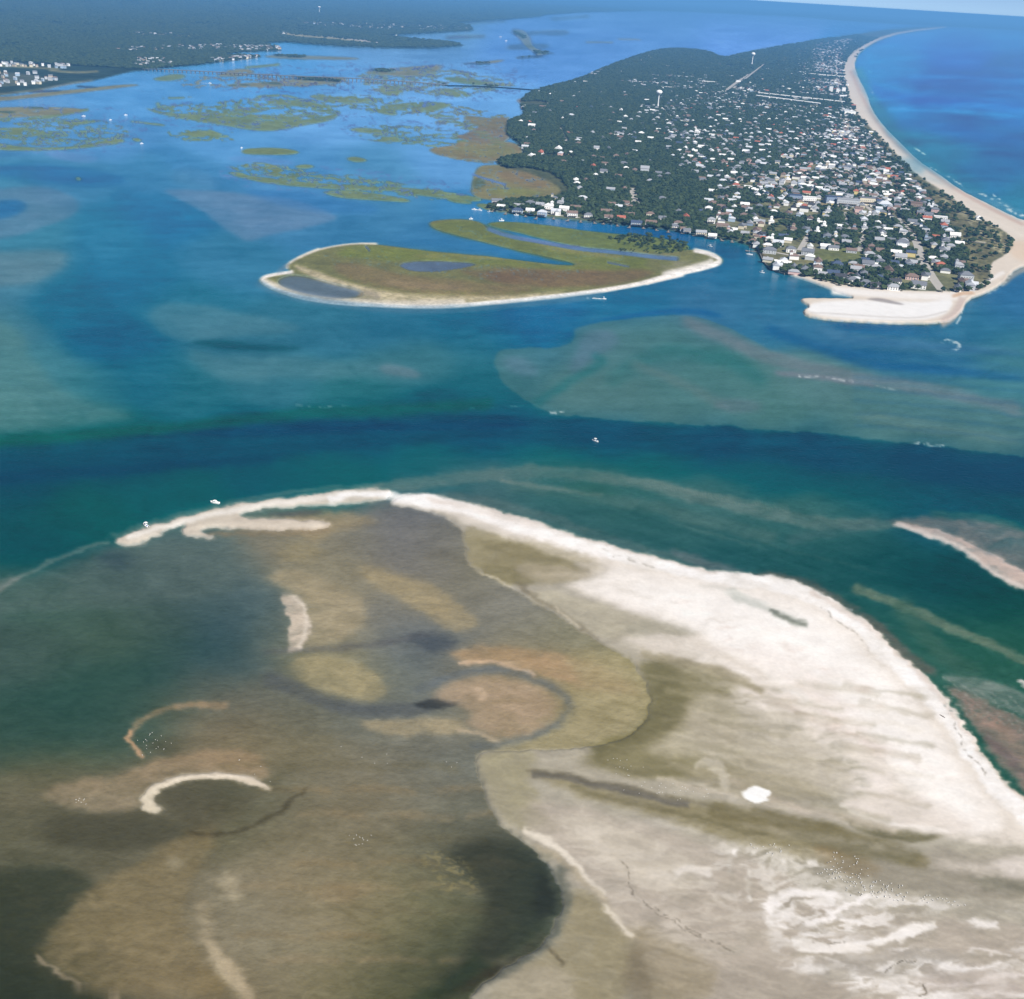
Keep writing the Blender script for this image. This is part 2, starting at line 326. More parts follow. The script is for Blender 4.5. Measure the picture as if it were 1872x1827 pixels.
sh([(265,1360),(300,1345),(340,1350),(330,1370),(280,1380)], (80,80,66), .4, 8)
sh([(300,1435),(360,1420),(440,1420),(470,1450),(420,1500),(350,1510),(300,1480)], (78,80,66), .6, 10)
sh([(-40,1430),(30,1405),(90,1430),(80,1470),(20,1500)], (96,94,74), .5, 12)
sh([(80,1490),(170,1490),(250,1480),(300,1500),(380,1525),(330,1550),(200,1560),(80,1545)], (64,70,60), .5, 12)
sh([(-100,1600),(60,1580),(170,1590),(160,1640),(80,1700),(60,1770),(130,1820),(240,1880),(-100,1900)], (44,66,58), .65, 12)
sh([(70,1745),(110,1680),(160,1620),(260,1580),(340,1520),(400,1500),(380,1560),(330,1650),(350,1740),(440,1827),(230,1827),(140,1795)], (128,108,70), .6, 8)
sh([(340,1480),(440,1460),(560,1380),(500,1440),(420,1510),(360,1530)], (92,90,72), .55, 7)
sh([(345,1520),(380,1528),(440,1525),(520,1480),(560,1440)], (66,62,50), .45, 3, w=7)
sh([(70,1750),(130,1795),(220,1827)], (156,132,110), .5, 4, w=8)
sh([(290,1575),(320,1560),(345,1580),(330,1600)], (136,126,102), .6, 6)
sh([(385,1600),(440,1595),(440,1640),(425,1660),(400,1630)], (172,158,134), .55, 9)
sh([(370,1710),(410,1740),(440,1790),(470,1827),(440,1830),(390,1780)], (178,162,136), .75, 7)
sh([(380,1650),(370,1720),(420,1770),(470,1840)], (156,138,112), .5, 9, w=24)
sh([(560,1630),(620,1615),(690,1620),(660,1650),(590,1650)], (132,108,80), .4, 12)
for i_ in range(26):
    a_ = 400 + (i_ * 137) % 460; b_ = 1400 + (i_ * 89) % 400
    sh([(a_,b_),(a_+60,b_-6),(a_+130,b_+4)], [(96,90,68),(140,118,88),(124,102,70)][i_ % 3], .35, 6, w=12, tex=.3+N1)
# the deep dark pool with its steep eastern wall
sh([(800,1560),(860,1535),(915,1528),(960,1550),(1003,1592),(1016,1630),(1010,1672),(980,1712),(930,1742),(880,1775),(820,1815),(790,1800),(850,1740),(890,1690),(890,1620)], (50,60,56), .66, 15, 9)
sh([(985,1588),(1014,1612),(1016,1660),(990,1690),(975,1640)], (38,44,48), .45, 8, 5)
sh([(760,1560),(820,1555),(880,1600),(860,1640),(790,1640)], (128,118,80), .6, 8, 8, tex=(N3-.52)*9)
sh([(800,1830),(880,1790),(960,1745),(1000,1710)], (52,50,46), .6, 7, w=22, tex=N1*1.5)
sh([(880,1750),(830,1800),(760,1840)], (38,62,50), .5, 10, w=34)

# ================= the big near flat (land that falls dry)
WARM = (192,182,164)
flat = [(700,925),(770,930),(800,944),(838,958),(852,985),(850,1015),(866,1042),(935,1075),(985,1105),(1050,1145),(1100,1180),(1160,1210),(1185,1260),(1190,1310),(1140,1355),(1050,1372),(960,1372),(868,1372),(872,1410),(888,1460),(905,1500),(935,1528),(970,1548),(1005,1585),(1025,1625),(1026,1665),(1010,1700),(985,1735),(930,1765),(880,1800),(840,1850),(800,1990),(2172,1990),(2172,1640),(1872,1462),(1820,1410),(1775,1345),(1742,1290),(1700,1245),(1640,1192),(1590,1140),(1540,1103),(1480,1074),(1430,1056),(1380,1048),(1310,1046),(1260,1035),(1180,1014),(1100,993),(1020,970),(950,945),(880,924),(820,911),(760,899)]
fr, fsl, fm = land('sand_flat', flat, .55, 0, bl=6)
FLATM = np.zeros((NY, NX), np.float32); _r = mask(flat, 2.2, 0); FLATM[_r[0]] = _r[1]
def fl(p, c, a=.8, bl=8, rough=8, tex=None, **k): paint(p, c, min(1, a * 1.1), bl * (1.25 if bl > 5 else 1), rough * 1.6, tex=FLATM if tex is None else FLATM * np.clip(tex, 0, 1), **k)
paint(flat, (176,168,150), .92, 3, 4)
# wet rim along the pool, the lagoon and the tongue
fl([(845,965),(870,962),(980,990),(1090,1018),(1118,1045),(1050,1060),(1010,1068),(960,1060),(925,1075),(866,1042),(848,1010)], (150,140,104), .9, 4, 4)
fl([(880,985),(960,995),(1060,1020),(1080,1035),(980,1030),(900,1015)], (124,114,76), .65, 5, 8, tex=N1*1.7)
fl([(865,1040),(925,1030),(980,1060),(960,1080),(900,1058)], (112,104,68), .6, 4, 6, tex=N1*1.8)
fl([(940,1028),(1030,1042),(1110,1045),(1100,1056),(1010,1068),(950,1062)], (188,176,158), .7, 5, 6)
fl([(1060,1010),(1112,1030),(1116,1050),(1080,1052),(1040,1040)], (150,142,134), .6, 6, 5)
fl([(950,1085),(1010,1080),(1100,1105),(1180,1130),(1250,1145),(1280,1165),(1230,1180),(1150,1172),(1080,1165),(1010,1120)], (178,170,148), .9, 4, 5)
fl([(1130,1145),(1200,1135),(1265,1150),(1275,1168),(1240,1180),(1170,1172)], (164,158,138), .7, 4, 4)
fl([(940,1065),(990,1100),(1050,1140),(1110,1190),(1160,1230)], (106,96,70), .6, 3.5, 6, w=9, tex=N1*1.6)
fl([(860,1042),(900,1055),(940,1080)], (212,202,180), .8, 2, 3, w=5)
fl([(1010,1110),(1060,1150)], (206,196,174), .7, 2, 3, w=5)
fl([(1160,1205),(1240,1215),(1330,1240),(1370,1280),(1330,1300),(1400,1350),(1420,1400),(1300,1410),(1150,1400),(1080,1385),(1180,1330),(1195,1270)], (148,140,106), .85, 7, 8)
fl([(1170,1205),(1230,1225),(1250,1290),(1220,1330),(1130,1375),(1060,1395),(1100,1350),(1180,1300)], (116,110,72), .8, 7, 8)
fl([(1060,1385),(1150,1390),(1250,1400),(1230,1430),(1100,1415)], (124,116,76), .7, 6, 8)
fl([(1250,1290),(1340,1310),(1380,1350),(1330,1370),(1260,1350)], (178,168,146), .7, 9, 8)
fl([(868,1372),(1000,1372),(960,1420),(990,1470),(1040,1530),(960,1530),(905,1490),(880,1430)], (158,150,118), .85, 6, 5)
fl([(960,1410),(1000,1412),(1080,1430),(1160,1445),(1240,1462),(1320,1480),(1420,1510),(1520,1540),(1620,1570),(1560,1590),(1400,1560),(1250,1510),(1120,1470),(1000,1440)], (140,130,94), .8, 6, 8)
fl([(975,1418),(1020,1420),(1100,1438),(1180,1455),(1260,1475)], (112,106,92), .9, 2.5, 3, w=13)
fl([(965,1412),(1080,1426),(1200,1452),(1330,1480)], (88,80,58), .6, 2.5, 4, w=4)
fl([(1040,1440),(1160,1470),(1290,1500),(1400,1530)], (104,96,62), .6, 4, 5, w=9, tex=N1*1.5)
fl([(1300,1480),(1420,1500),(1540,1530),(1640,1560),(1700,1580)], (116,106,68), .8, 6, 7, w=30)
fl([(1500,1480),(1600,1510),(1700,1530),(1745,1525),(1690,1545),(1600,1535)], (104,98,66), .8, 3, 4)
fl([(1400,1510),(1520,1530),(1650,1545),(1700,1560),(1650,1590),(1500,1560)], (112,106,78), .6, 6, 7)
fl([(1480,1545),(1560,1560),(1620,1590),(1580,1610),(1500,1580)], (128,106,66), .6, 6, 7)
fl([(1700,1540),(1760,1560),(1872,1570),(2000,1570),(2000,1600),(1800,1610),(1700,1595)], (160,152,136), .7, 7, 5)
fl([(1740,1600),(1872,1612),(2000,1615),(2000,1640),(1840,1640)], (112,112,92), .75, 6, 6)
fl([(960,1460),(1080,1480),(1250,1530),(1420,1590),(1500,1640),(1700,1680),(2000,1700),(2000,1827),(1300,1900),(1170,1760),(1100,1650),(1020,1560),(950,1520)], (182,171,156), .9, 12, 10)
fl([(1000,1480),(1120,1500),(1230,1550),(1300,1620),(1200,1640),(1080,1570)], (212,202,184), .6, 12, 10)
fl([(950,1470),(985,1480),(1000,1510),(960,1520)], (150,142,118), .6, 8, 6)
fl([(1026,1640),(1060,1620),(1110,1660),(1150,1710),(1160,1760),(1150,1830),(1000,1990),(830,1990),(900,1800),(1000,1740),(1030,1690)], (148,138,108), .9, 8, 5)
fl([(1140,1690),(1200,1700),(1290,1750),(1330,1800),(1250,1850),(1170,1830),(1150,1760)], (146,134,106), .65, 12, 9)
fl([(1150,1720),(1180,1760),(1200,1830),(1160,1860),(1140,1800)], (118,106,82), .7, 9, 8)
fl([(900,1800),(980,1760),(1040,1770),(1060,1827),(1000,1900),(880,1900)], (172,162,140), .7, 10, 6)
fl([(985,1718),(1010,1745),(1030,1765)], (84,74,52), .6, 2.5, 4, w=6)
fl([(955,1520),(985,1530),(1030,1562),(1070,1605),(1105,1640)], (228,218,202), .9, 3, 3, w=13)
fl([(1100,1655),(1130,1680),(1155,1715)], (222,212,194), .8, 3, 3, w=9)
fl([(975,1545),(1040,1585),(1110,1650)], (170,158,132), .7, 5, 3, w=10)
# bright dry sand
W1 = [(680,893),(760,900),(820,912),(880,925),(950,946),(1020,971),(1100,995),(1180,1016),(1260,1037),(1310,1048),(1380,1049),(1430,1057),(1480,1076),(1540,1106),(1588,1142),(1636,1195),(1697,1248),(1738,1293),(1770,1347),(1812,1410),(1872,1468),(2100,1640),(2100,1600),(1872,1545),(1800,1548),(1738,1532),(1680,1518),(1600,1500),(1555,1486),(1527,1468),(1570,1460),(1625,1450),(1600,1420),(1545,1378),(1480,1345),(1400,1300),(1350,1255),(1260,1212),(1190,1200),(1150,1180),(1120,1160),(1275,1165),(1260,1145),(1170,1125),(1100,1102),(1050,1082),(1016,1068),(1110,1057),(1116,1040),(1090,1016),(1040,1000),(960,984),(868,955),(800,940),(762,926),(700,918)]
fl(W1, (226,216,204), .9, 6, 9); fl([(q[0], q[1]) for q in W1[:22]] + [(1700,1450),(1500,1260),(1300,1140),(1000,1010)], (232,222,210), .7, 5, 6)
fl([(1020,1066),(1110,1058),(1125,1030),(1200,1050),(1330,1070),(1430,1085),(1520,1130),(1600,1200),(1660,1260),(1720,1340),(1770,1420),(1850,1500),(1800,1540),(1700,1500),(1640,1420),(1560,1340),(1440,1260),(1330,1190),(1200,1130),(1100,1095)], (250,243,236), .85, 9, 9)
fl([(700,903),(820,920),(1000,972),(1180,1024),(1320,1056),(1440,1068),(1540,1118),(1640,1212),(1730,1300),(1800,1420),(1900,1520)], (255,252,250), .85, 5, 6, w=30, tex=.4+N1)
fl([(700,907),(760,912),(860,940),(1000,985),(1110,1018)], (255,250,246), .8, 4, 4, w=12)
fl([(780,915),(880,935),(980,965)], (216,196,180), .45, 4, 6, w=10, tex=N1*1.6)
fl([(880,925),(1020,971),(1180,1016),(1310,1048)], (206,188,172), .5, 2.5, 3, w=6)
fl([(1480,1080),(1590,1145),(1700,1252),(1772,1350),(1872,1465)], (214,196,182), .5, 3.5, 3, w=9)
fl([(1330,1080),(1400,1110),(1440,1130),(1472,1145)], (206,208,198), .7, 4, 3, w=14)
fl([(1405,1115),(1430,1128),(1470,1142)], (132,134,122), .8, 2.2, 2, w=8)
fl([(1280,1072),(1340,1080)], (190,188,178), .5, 3, 3, w=5)
fl([(1090,1165),(1200,1190),(1290,1210),(1350,1245),(1400,1290),(1300,1250),(1180,1205)], (222,212,196), .6, 7, 6)
fl([(1250,1200),(1330,1210),(1420,1250),(1480,1310),(1400,1290),(1330,1245)], (236,224,214), .6, 9, 9)
fl([(1370,1190),(1430,1215),(1500,1270),(1540,1320)], (226,204,190), .5, 8, 10, w=36, tex=N1*1.6)
fl([(1470,1240),(1560,1310),(1620,1390)], (232,212,200), .5, 8, 10, w=30, tex=N1*1.6)
fl([(1350,1300),(1440,1330),(1530,1380),(1580,1430),(1560,1450),(1460,1440),(1380,1400),(1340,1350)], (188,180,164), .85, 8, 8)
fl([(1440,1380),(1540,1400),(1575,1435),(1500,1445),(1430,1420)], (176,168,152), .7, 7, 6)
fl([(1320,1380),(1420,1385),(1450,1400),(1350,1405)], (160,150,120), .6, 6, 6)
fl([(1530,1465),(1600,1450),(1680,1455),(1800,1500),(1750,1530),(1650,1510),(1560,1490)], (228,218,208), .7, 6, 6)
fl([(1535,1475),(1580,1495),(1660,1512),(1735,1520)], (252,246,240), .7, 2.5, 3, w=5)
fl([(1560,1390),(1600,1400),(1650,1440),(1600,1450)], (250,240,232), .6, 6, 8)
fl([(1357,1448),(1385,1438),(1408,1450),(1410,1465),(1385,1470),(1362,1462)], (255,253,250), .97, 1.6, 5)
fl([(1266,1398),(1290,1384),(1318,1390),(1330,1420),(1338,1448),(1320,1446),(1308,1412),(1285,1400),(1270,1408)], (190,182,164), .7, 2.5, 4)
fl([(1400,1470),(1450,1480),(1560,1500),(1640,1520)], (206,194,178), .6, 7, 6, w=16)
fl([(1200,1425),(1300,1450),(1400,1465)], (200,188,168), .6, 4, 6, w=9, tex=N1*1.6)
fl([(1690,1570),(1800,1580),(1900,1570),(1900,1608),(1780,1605)], (206,196,184), .7, 7, 6)
fl([(1790,1575),(1900,1560),(2000,1570),(2000,1605),(1850,1608)], (236,226,218), .7, 6, 6)
fl([(1690,1600),(1760,1640),(1900,1660),(2000,1660),(2000,1700),(1700,1690)], (170,164,148), .7, 9, 8)
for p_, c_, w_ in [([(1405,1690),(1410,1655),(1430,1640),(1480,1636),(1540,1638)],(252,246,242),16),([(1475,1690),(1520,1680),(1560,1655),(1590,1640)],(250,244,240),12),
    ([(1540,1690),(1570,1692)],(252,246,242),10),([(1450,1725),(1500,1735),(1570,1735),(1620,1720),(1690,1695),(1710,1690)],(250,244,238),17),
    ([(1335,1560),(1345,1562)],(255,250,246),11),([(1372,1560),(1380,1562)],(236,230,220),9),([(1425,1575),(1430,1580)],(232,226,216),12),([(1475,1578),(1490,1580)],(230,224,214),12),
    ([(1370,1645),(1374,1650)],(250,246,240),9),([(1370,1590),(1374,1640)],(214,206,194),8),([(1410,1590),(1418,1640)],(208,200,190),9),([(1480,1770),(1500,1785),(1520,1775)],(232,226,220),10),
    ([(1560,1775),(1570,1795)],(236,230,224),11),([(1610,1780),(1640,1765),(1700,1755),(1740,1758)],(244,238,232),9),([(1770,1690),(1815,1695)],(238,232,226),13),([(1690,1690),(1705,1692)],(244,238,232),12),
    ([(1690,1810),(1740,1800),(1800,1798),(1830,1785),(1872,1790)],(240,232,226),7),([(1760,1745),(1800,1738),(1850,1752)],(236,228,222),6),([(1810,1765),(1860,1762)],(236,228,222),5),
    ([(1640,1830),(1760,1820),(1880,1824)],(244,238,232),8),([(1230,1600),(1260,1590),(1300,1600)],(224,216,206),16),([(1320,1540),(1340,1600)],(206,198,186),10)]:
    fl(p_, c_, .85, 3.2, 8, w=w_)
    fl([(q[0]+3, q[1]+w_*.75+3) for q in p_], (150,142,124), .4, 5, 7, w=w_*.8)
fl([(1420,1755),(1600,1750),(1700,1730),(1800,1770),(1700,1790),(1500,1800)], (172,166,156), .55, 9, 8)
fl([(1560,1655),(1680,1650),(1740,1680),(1640,1690)], (176,168,152), .5, 8, 8)
fl([(1660,1760),(1872,1775),(1872,1840),(1700,1840)], (196,184,176), .5, 9, 8)
for i_ in range(30):
    a_ = 1150 + (i_ * 173) % 640; b_ = 1500 + (i_ * 113) % 320
    fl([(a_,b_),(a_+50,b_+10),(a_+130,b_+18)], [(226,218,208),(164,156,138),(206,196,182)][i_ % 3], .35, 6, 10, w=14, tex=N1*1.3)
for i_ in range(34):
    a_ = 1240 + (i_ * 157) % 420; b_ = 1180 + (i_ * 97) % 270
    if b_ < 1040 + (a_ - 1200) * .55: b_ += 60
    fl([(a_,b_),(a_+40,b_+16),(a_+90,b_+46)], [(252,246,240),(226,206,194),(236,228,218)][i_ % 3], .35, 5, 9, w=10, tex=N1*1.5)
RG2 = 1 - np.abs(2 * fbm((GX + SWX * .5) / 66, (GY + SWY * .6) / 17, 221, 4) - 1)
duneT = st(.66, .92, RG2); dip = st(.55, .25, RG2)
fl([(1390,1640),(1500,1620),(1620,1625),(1740,1650),(2000,1680),(2000,1900),(1640,1860),(1480,1800),(1400,1740)], (250,245,241), .7, 14, 12, tex=duneT * st(.42, .62, N2))
fl([(1390,1640),(1500,1620),(1620,1625),(1740,1650),(2000,1680),(2000,1900),(1640,1860),(1480,1800),(1400,1740)], (150,143,130), .5, 12, 10, tex=dip)
fl([(1290,1530),(1500,1560),(1560,1620),(1400,1660),(1300,1640)], (244,238,230), .5, 10, 8, tex=st(.74,.95,RG2))
fl([(1130,1060),(1300,1080),(1450,1110),(1560,1180),(1660,1290),(1740,1410),(1800,1500),(1740,1500),(1620,1380),(1500,1280),(1360,1200),(1200,1120)], (255,251,247), .6, 12, 10, tex=.35+N1)
fl([(1240,1200),(1420,1270),(1560,1340),(1650,1430),(1600,1480),(1480,1420),(1380,1330)], (246,236,228), .7, 12, 10, tex=st(.6,.9,RG2))
fl([(1200,1060),(1500,1150),(1640,1300),(1740,1440),(1640,1420),(1480,1280),(1280,1160)], (222,202,190), .4, 10, 10, tex=dip)
fl([(1180,1280),(1380,1300),(1460,1420),(1420,1500),(1200,1440),(1100,1400)], (112,104,70), .4, 10, 8, tex=dip)
fl([(1000,1480),(1300,1560),(1400,1760),(1200,1740),(1080,1620)], (220,211,198), .35, 12, 10, tex=st(.68,.92,RG2))
fl([(1220,1250),(1330,1270),(1420,1310),(1520,1370),(1575,1430),(1520,1460),(1400,1440),(1260,1420),(1180,1390),(1210,1320)], (184,175,154), .62, 10, 9)
fl([(1190,1205),(1240,1225),(1262,1290),(1235,1335),(1150,1375),(1070,1395),(1090,1370),(1180,1320),(1200,1270)], (108,102,66), .85, 6, 9)
fl([(1060,1380),(1180,1372),(1300,1395),(1400,1420),(1260,1432),(1120,1415)], (126,118,80), .7, 6, 9, tex=.3+N1*1.2)
fl([(870,990),(960,985),(1080,1015),(1115,1045),(1020,1070),(930,1075),(870,1042)], (132,122,86), .4, 5, 9, tex=N1*1.6)
for i_ in range(40):
    a_ = 1150 + (i_ * 83) % 420; b_ = 1230 + (i_ * 61) % 250
    fl([(a_,b_),(a_+60,b_+9),(a_+150,b_+26)], [(216,206,188),(140,132,102),(170,160,136)][i_ % 3], .38, 3.4, 9, w=6 + i_ % 6, tex=.2+N1)
fl([(1172,1200),(1250,1212),(1370,1246),(1330,1275),(1275,1266),(1266,1300),(1236,1350),(1130,1400),(1035,1402),(1100,1368),(1190,1310)], (120,112,74), .55, 11, 12)
fl([(1170,1195),(1300,1222),(1400,1262)], (140,130,96), .6, 5, 8, w=16)
fl([(1240,1400),(1380,1400),(1480,1430),(1540,1470),(1400,1470),(1280,1440)], (160,150,122), .5, 8, 9)
fl([(1021,1585),(1033,1640),(1028,1690),(990,1735),(920,1778),(860,1815)], (96,98,84), .9, 6, 4, w=16)
paint([(1006,1590),(1020,1640),(1014,1685),(978,1725),(910,1765)], (92,98,86), .5, 7, 4, w=16)
fl([(868,1376),(880,1440),(902,1502),(940,1536),(1000,1572)], (134,130,108), .6, 5, 4, w=14)
fl([(1500,1560),(1640,1580),(1760,1600),(1872,1612),(1960,1618),(1960,1650),(1700,1640),(1560,1610)], (138,130,112), .5, 8, 9)
fl([(1330,1760),(1450,1780),(1600,1830),(1400,1860),(1300,1830)], (160,150,134), .5, 10, 9)
fl([(1357,1448),(1385,1438),(1408,1450),(1410,1465),(1385,1470),(1362,1462)], (255,254,252), 1, 1.4, 5)
fl([(1266,1398),(1290,1384),(1318,1390),(1330,1420),(1338,1448),(1320,1446),(1308,1412),(1285,1400),(1270,1408)], (200,192,174), .6, 2.5, 4)
fl([(1340,1092),(1400,1114),(1440,1132),(1472,1146)], (198,200,190), .6, 3.5, 3, w=12)
fl([(1405,1116),(1432,1130),(1470,1144)], (126,130,116), .85, 2.2, 2, w=8)
# wrack lines: thin, broken, dark
def wrack(p, a=.5): paint(p, (78,70,54), a, .8, 8, w=2.4, tex=(N3 - .42) * 9)
wrack([(1130,1570),(1150,1590),(1150,1630),(1190,1660),(1230,1690),(1290,1720)]); wrack([(1200,1660),(1260,1700),(1350,1750)]); wrack([(1615,1780),(1640,1765),(1670,1757)], .8)
wrack([(1690,1800),(1688,1815),(1676,1826)], .8); wrack([(1480,1725),(1500,1728),(1540,1724)]); wrack([(1735,1310),(1760,1360),(1800,1420)], .5); wrack([(1500,1110),(1560,1160),(1590,1190)], .4); wrack([(1100,1005),(1200,1040)], .3)

# near spit that runs out west, with its hooked branch
spit = [(704,918),(660,919),(610,924),(560,926),(500,930),(450,936),(428,944),(470,947),(540,950),(600,955),(608,962),(580,970),(500,970),(430,968),(380,966),(366,970),(372,978),(400,980),(395,985),(350,984),(334,977),(333,967),(345,960),(318,965),(300,974),(292,980),(278,982),(262,993),(240,999),(218,998),(208,990),(222,980),(262,966),(330,946),(400,928),(480,914),(560,907),(615,898),(650,893),(690,893),(720,897)]
land('sand_spit', spit, .9, 0, sm=2, bl=2.6)
paint(spit, (214,200,182), .95, 2.6, 2, sm=2)
paint([(235,985),(300,965),(380,945),(450,930),(560,915),(640,905),(720,905)], (246,240,232), .8, 3, 3, w=9)
paint([(600,916),(650,905),(720,906),(790,925)], (255,253,251), .85, 3, 3, w=12)
paint([(345,972),(355,966),(420,960),(520,962),(590,962)], (232,220,202), .7, 2.5, 2, w=6)
paint([(240,992),(280,978),(290,974)], (240,230,214), .6, 2.5, 2, w=5)
paint([(470,940),(540,935),(590,930),(590,942),(540,946)], (70,80,88), .6, 3.5, 2)
paint([(375,978),(430,975),(560,975),(600,970)], (146,130,108), .6, 4, 3, w=8)
paint([(205,980),(330,940),(480,906),(620,890),(700,886)], (150,148,140), .35, 4, 2, w=8)
# small emergent bars
bar = [(268,1486),(254,1473),(257,1455),(272,1438),(300,1424),(345,1415),(395,1411),(440,1414),(475,1423),(494,1440),(498,1445),(480,1443),(450,1432),(410,1422),(360,1425),(315,1433),(287,1446),(281,1463),(290,1475),(300,1479),(296,1486)]
land('sandbar', bar, .5, bl=2.2); paint(bar, (222,206,186), .95, 2.2, 2)
paint([(275,1475),(266,1460),(285,1440),(330,1424),(395,1416),(450,1422)], (240,228,212), .7, 2, 2, w=4)
rbar = [(1628,957),(1645,954),(1690,962),(1730,975),(1790,1000),(1830,1022),(1872,1045),(1960,1085),(1960,1130),(1872,1080),(1835,1062),(1806,1045),(1782,1022),(1740,1000),(1690,978)]
land('sandbar', rbar, .5, bl=4); paint(rbar, (210,186,172), .9, 4, 3)
paint([(1636,957),(1690,975),(1750,1000),(1790,1025),(1815,1046),(1872,1076)], (232,218,208), .85, 2.5, 2, w=7)
b3 = [(1856,1240),(1880,1246),(1900,1262),(1870,1256)]
land('sandbar', b3, .4); paint(b3, (212,206,196), .9, 2, 2)

# ================= middle island
mi = [(525,482),(548,470),(585,455),(640,446),(690,447),(760,457),(830,464),(900,470),(960,478),(1040,487),(1056,483),(1000,469),(930,455),(850,434),(800,421),(783,411),(790,404),(830,401),(865,403),(884,410),(888,418),(925,430),(980,442),(1060,455),(1120,462),(1190,466),(1230,462),(1262,456),(1290,459),(1318,470),(1322,480),(1305,489),(1240,503),(1180,518),(1090,535),(980,548),(860,559),(800,564),(720,562),(610,557),(540,546),(495,530),(473,516),(478,507),(505,501),(535,497),(524,491)]
land('marsh_island', mi, .9, 0, sm=2, holes=[[(505,513),(530,503),(560,506),(610,520),(655,530),(668,542),(620,548),(560,540),(515,525)], [(722,484),(770,476),(870,481),(868,487),(800,498),(750,497)]])
paint(mi, (112,106,62), .97, 1.6, 0)
n_isl = [(888,408),(930,405),(1000,412),(1080,424),(1150,430),(1200,434),(1255,446),(1262,456),(1235,462),(1180,466),(1130,461),(1070,455),(1000,440),(940,424),(900,416)]
land('marsh_island', n_isl, .9); paint(n_isl, (102,108,50), .97, 1.4, 0)
I = paint
I([(783,411),(830,401),(884,410),(925,430),(1050,455),(1190,470),(1180,490),(1060,485),(930,455),(800,421)], (104,108,46), .8, 4, 4)
I([(640,450),(700,450),(900,474),(1040,490),(1180,482),(1190,500),(1000,496),(880,486),(720,478),(600,470)], (106,110,44), .8, 5, 6, tex=.5+N1)
I([(880,490),(1050,498),(1200,490),(1190,510),(1020,530),(900,520)], (112,90,62), .8, 6, 8)
I([(600,475),(720,500),(900,520),(1000,530),(900,545),(740,540),(620,510)], (118,100,70), .75, 6, 8)
I([(680,510),(800,520),(880,530),(760,535)], (128,108,84), .6, 5, 5)
I([(840,492),(960,505),(940,520),(850,505)], (108,84,58), .6, 5, 6)
I([(725,470),(830,464),(950,478),(860,476)], (150,138,92), .5, 3, 5, tex=N1*1.7)
I([(950,445),(1090,458),(1170,475),(1060,470)], (140,128,90), .45, 4, 5, tex=N1*1.7)
I([(528,482),(560,490),(620,512),(680,530),(760,540),(860,542),(960,540),(1050,532),(980,546),(840,556),(720,556),(640,535),(560,505)], (206,192,156), .8, 3.5, 4, tex=.35+N3)
I([(560,488),(680,525),(820,540),(960,534)], (112,108,64), .6, 2.5, 5, w=8, tex=(N3-.4)*5)
I([(1110,455),(1180,460),(1250,466),(1180,472)], (124,110,80), .5, 3, 4)
paint([(585,455),(548,470),(524,484),(526,492)], (244,236,224), .95, 1.6, 1, w=5)
paint([(690,446),(640,446),(575,458),(545,472)], (236,226,210), .9, 1.6, 1, w=4)
paint([(536,498),(505,502),(478,508),(480,516),(505,530),(550,545),(620,555),(720,560),(800,562),(870,557),(980,547),(1090,534),(1180,518),(1250,502)], (252,246,240), .97, 1.8, 1, w=7)
paint([(480,512),(500,522),(560,541),(660,553),(760,557),(850,553)], (240,230,214), .8, 2.5, 2, w=10)
paint([(1180,518),(1240,500),(1300,487),(1320,478),(1300,464),(1268,458)], (252,246,240), .97, 2, 1, w=9)
paint([(1205,498),(1250,489),(1300,476),(1296,470),(1310,480),(1260,496),(1215,508)], (250,244,236), .9, 3, 1)
paint([(1215,480),(1250,478),(1270,480),(1230,490),(1205,490)], (142,134,120), .7, 2.5, 2)
paint([(470,516),(500,534),(560,550),(700,566),(820,568),(980,554),(1100,540)], (80,124,152), .5, 5, 2, w=12)
paint([(1200,476),(1240,482),(1215,490)], (104,104,56), .7, 2, 2)
for c_ in ([(890,418),(925,432),(990,443),(1060,456),(1130,462),(1190,470),(1240,474)],):
    dig(c_, 0, w=7); paint(c_, (96,132,178), .9, 1.4, 0, w=8)
for c_ in ([(668,450),(676,460)], [(950,436),(1000,447),(1060,452)], [(1110,480),(1150,488)]):
    dig(c_, 0, w=4); paint(c_, (98,124,168), .8, 1, 0, w=4)
paint([(722,484),(770,476),(870,481),(868,487),(800,498),(750,497)], (92,116,150), .9, 1.4, 0)
paint([(505,513),(530,503),(560,506),(610,520),(655,530),(668,542),(620,548),(560,540),(515,525)], (92,118,150), .8, 3, 2)
paint([(660,530),(700,540),(690,550),(650,548)], (150,140,122), .7, 3, 2)
paint([(500,500),(530,475),(520,500)], (120,136,156), .5, 3, 1)

# ================= marsh islands of the sound
GRN, BRN = (104,116,78), (122,112,86)  # marsh tints as seen from afar, distance haze included in the colour
def marsh(p, c=GRN, h=.7, rough=3, tex=None, w=None, a=.92, bl=1.0):
    land('marsh_island', p, h, rough, tex=tex, w=w, bl=bl); paint(p, c, a, 1.3, rough, w=w, tex=None if tex is None else (tex > 0) * 1.0)
    paint(p, (150,134,92), .25, 3, rough, w=w, tex=N1 - .2)
cut = lambda k: N3 * .5 + N1 * .5 - k
marsh([(410,316),(440,315),(452,322),(500,326),(560,335),(640,338),(700,342),(690,350),(600,346),(520,340),(450,328)], rough=2)
marsh([(690,340),(760,345),(820,352),(880,362),(880,370),(800,362),(720,352)], rough=2)
marsh([(582,350),(640,347),(700,356),(752,366),(745,371),(680,366),(620,362)], rough=2)
marsh([(808,360),(850,366),(868,374),(830,372)], rough=1)
marsh([(440,277),(455,271),(520,271),(552,279),(530,284),(450,283)], (104,112,62), rough=1)
marsh([(535,306),(555,300),(578,304),(560,310)], rough=1)
marsh([(630,290),(650,286),(676,294),(650,298)], rough=1)
for k_ in range(7):
    marsh([(436+k_*9,302+k_*3),(480+k_*8,300+k_*3.5),(505+k_*6,306+k_*4)], w=5, rough=3, tex=cut(.42))
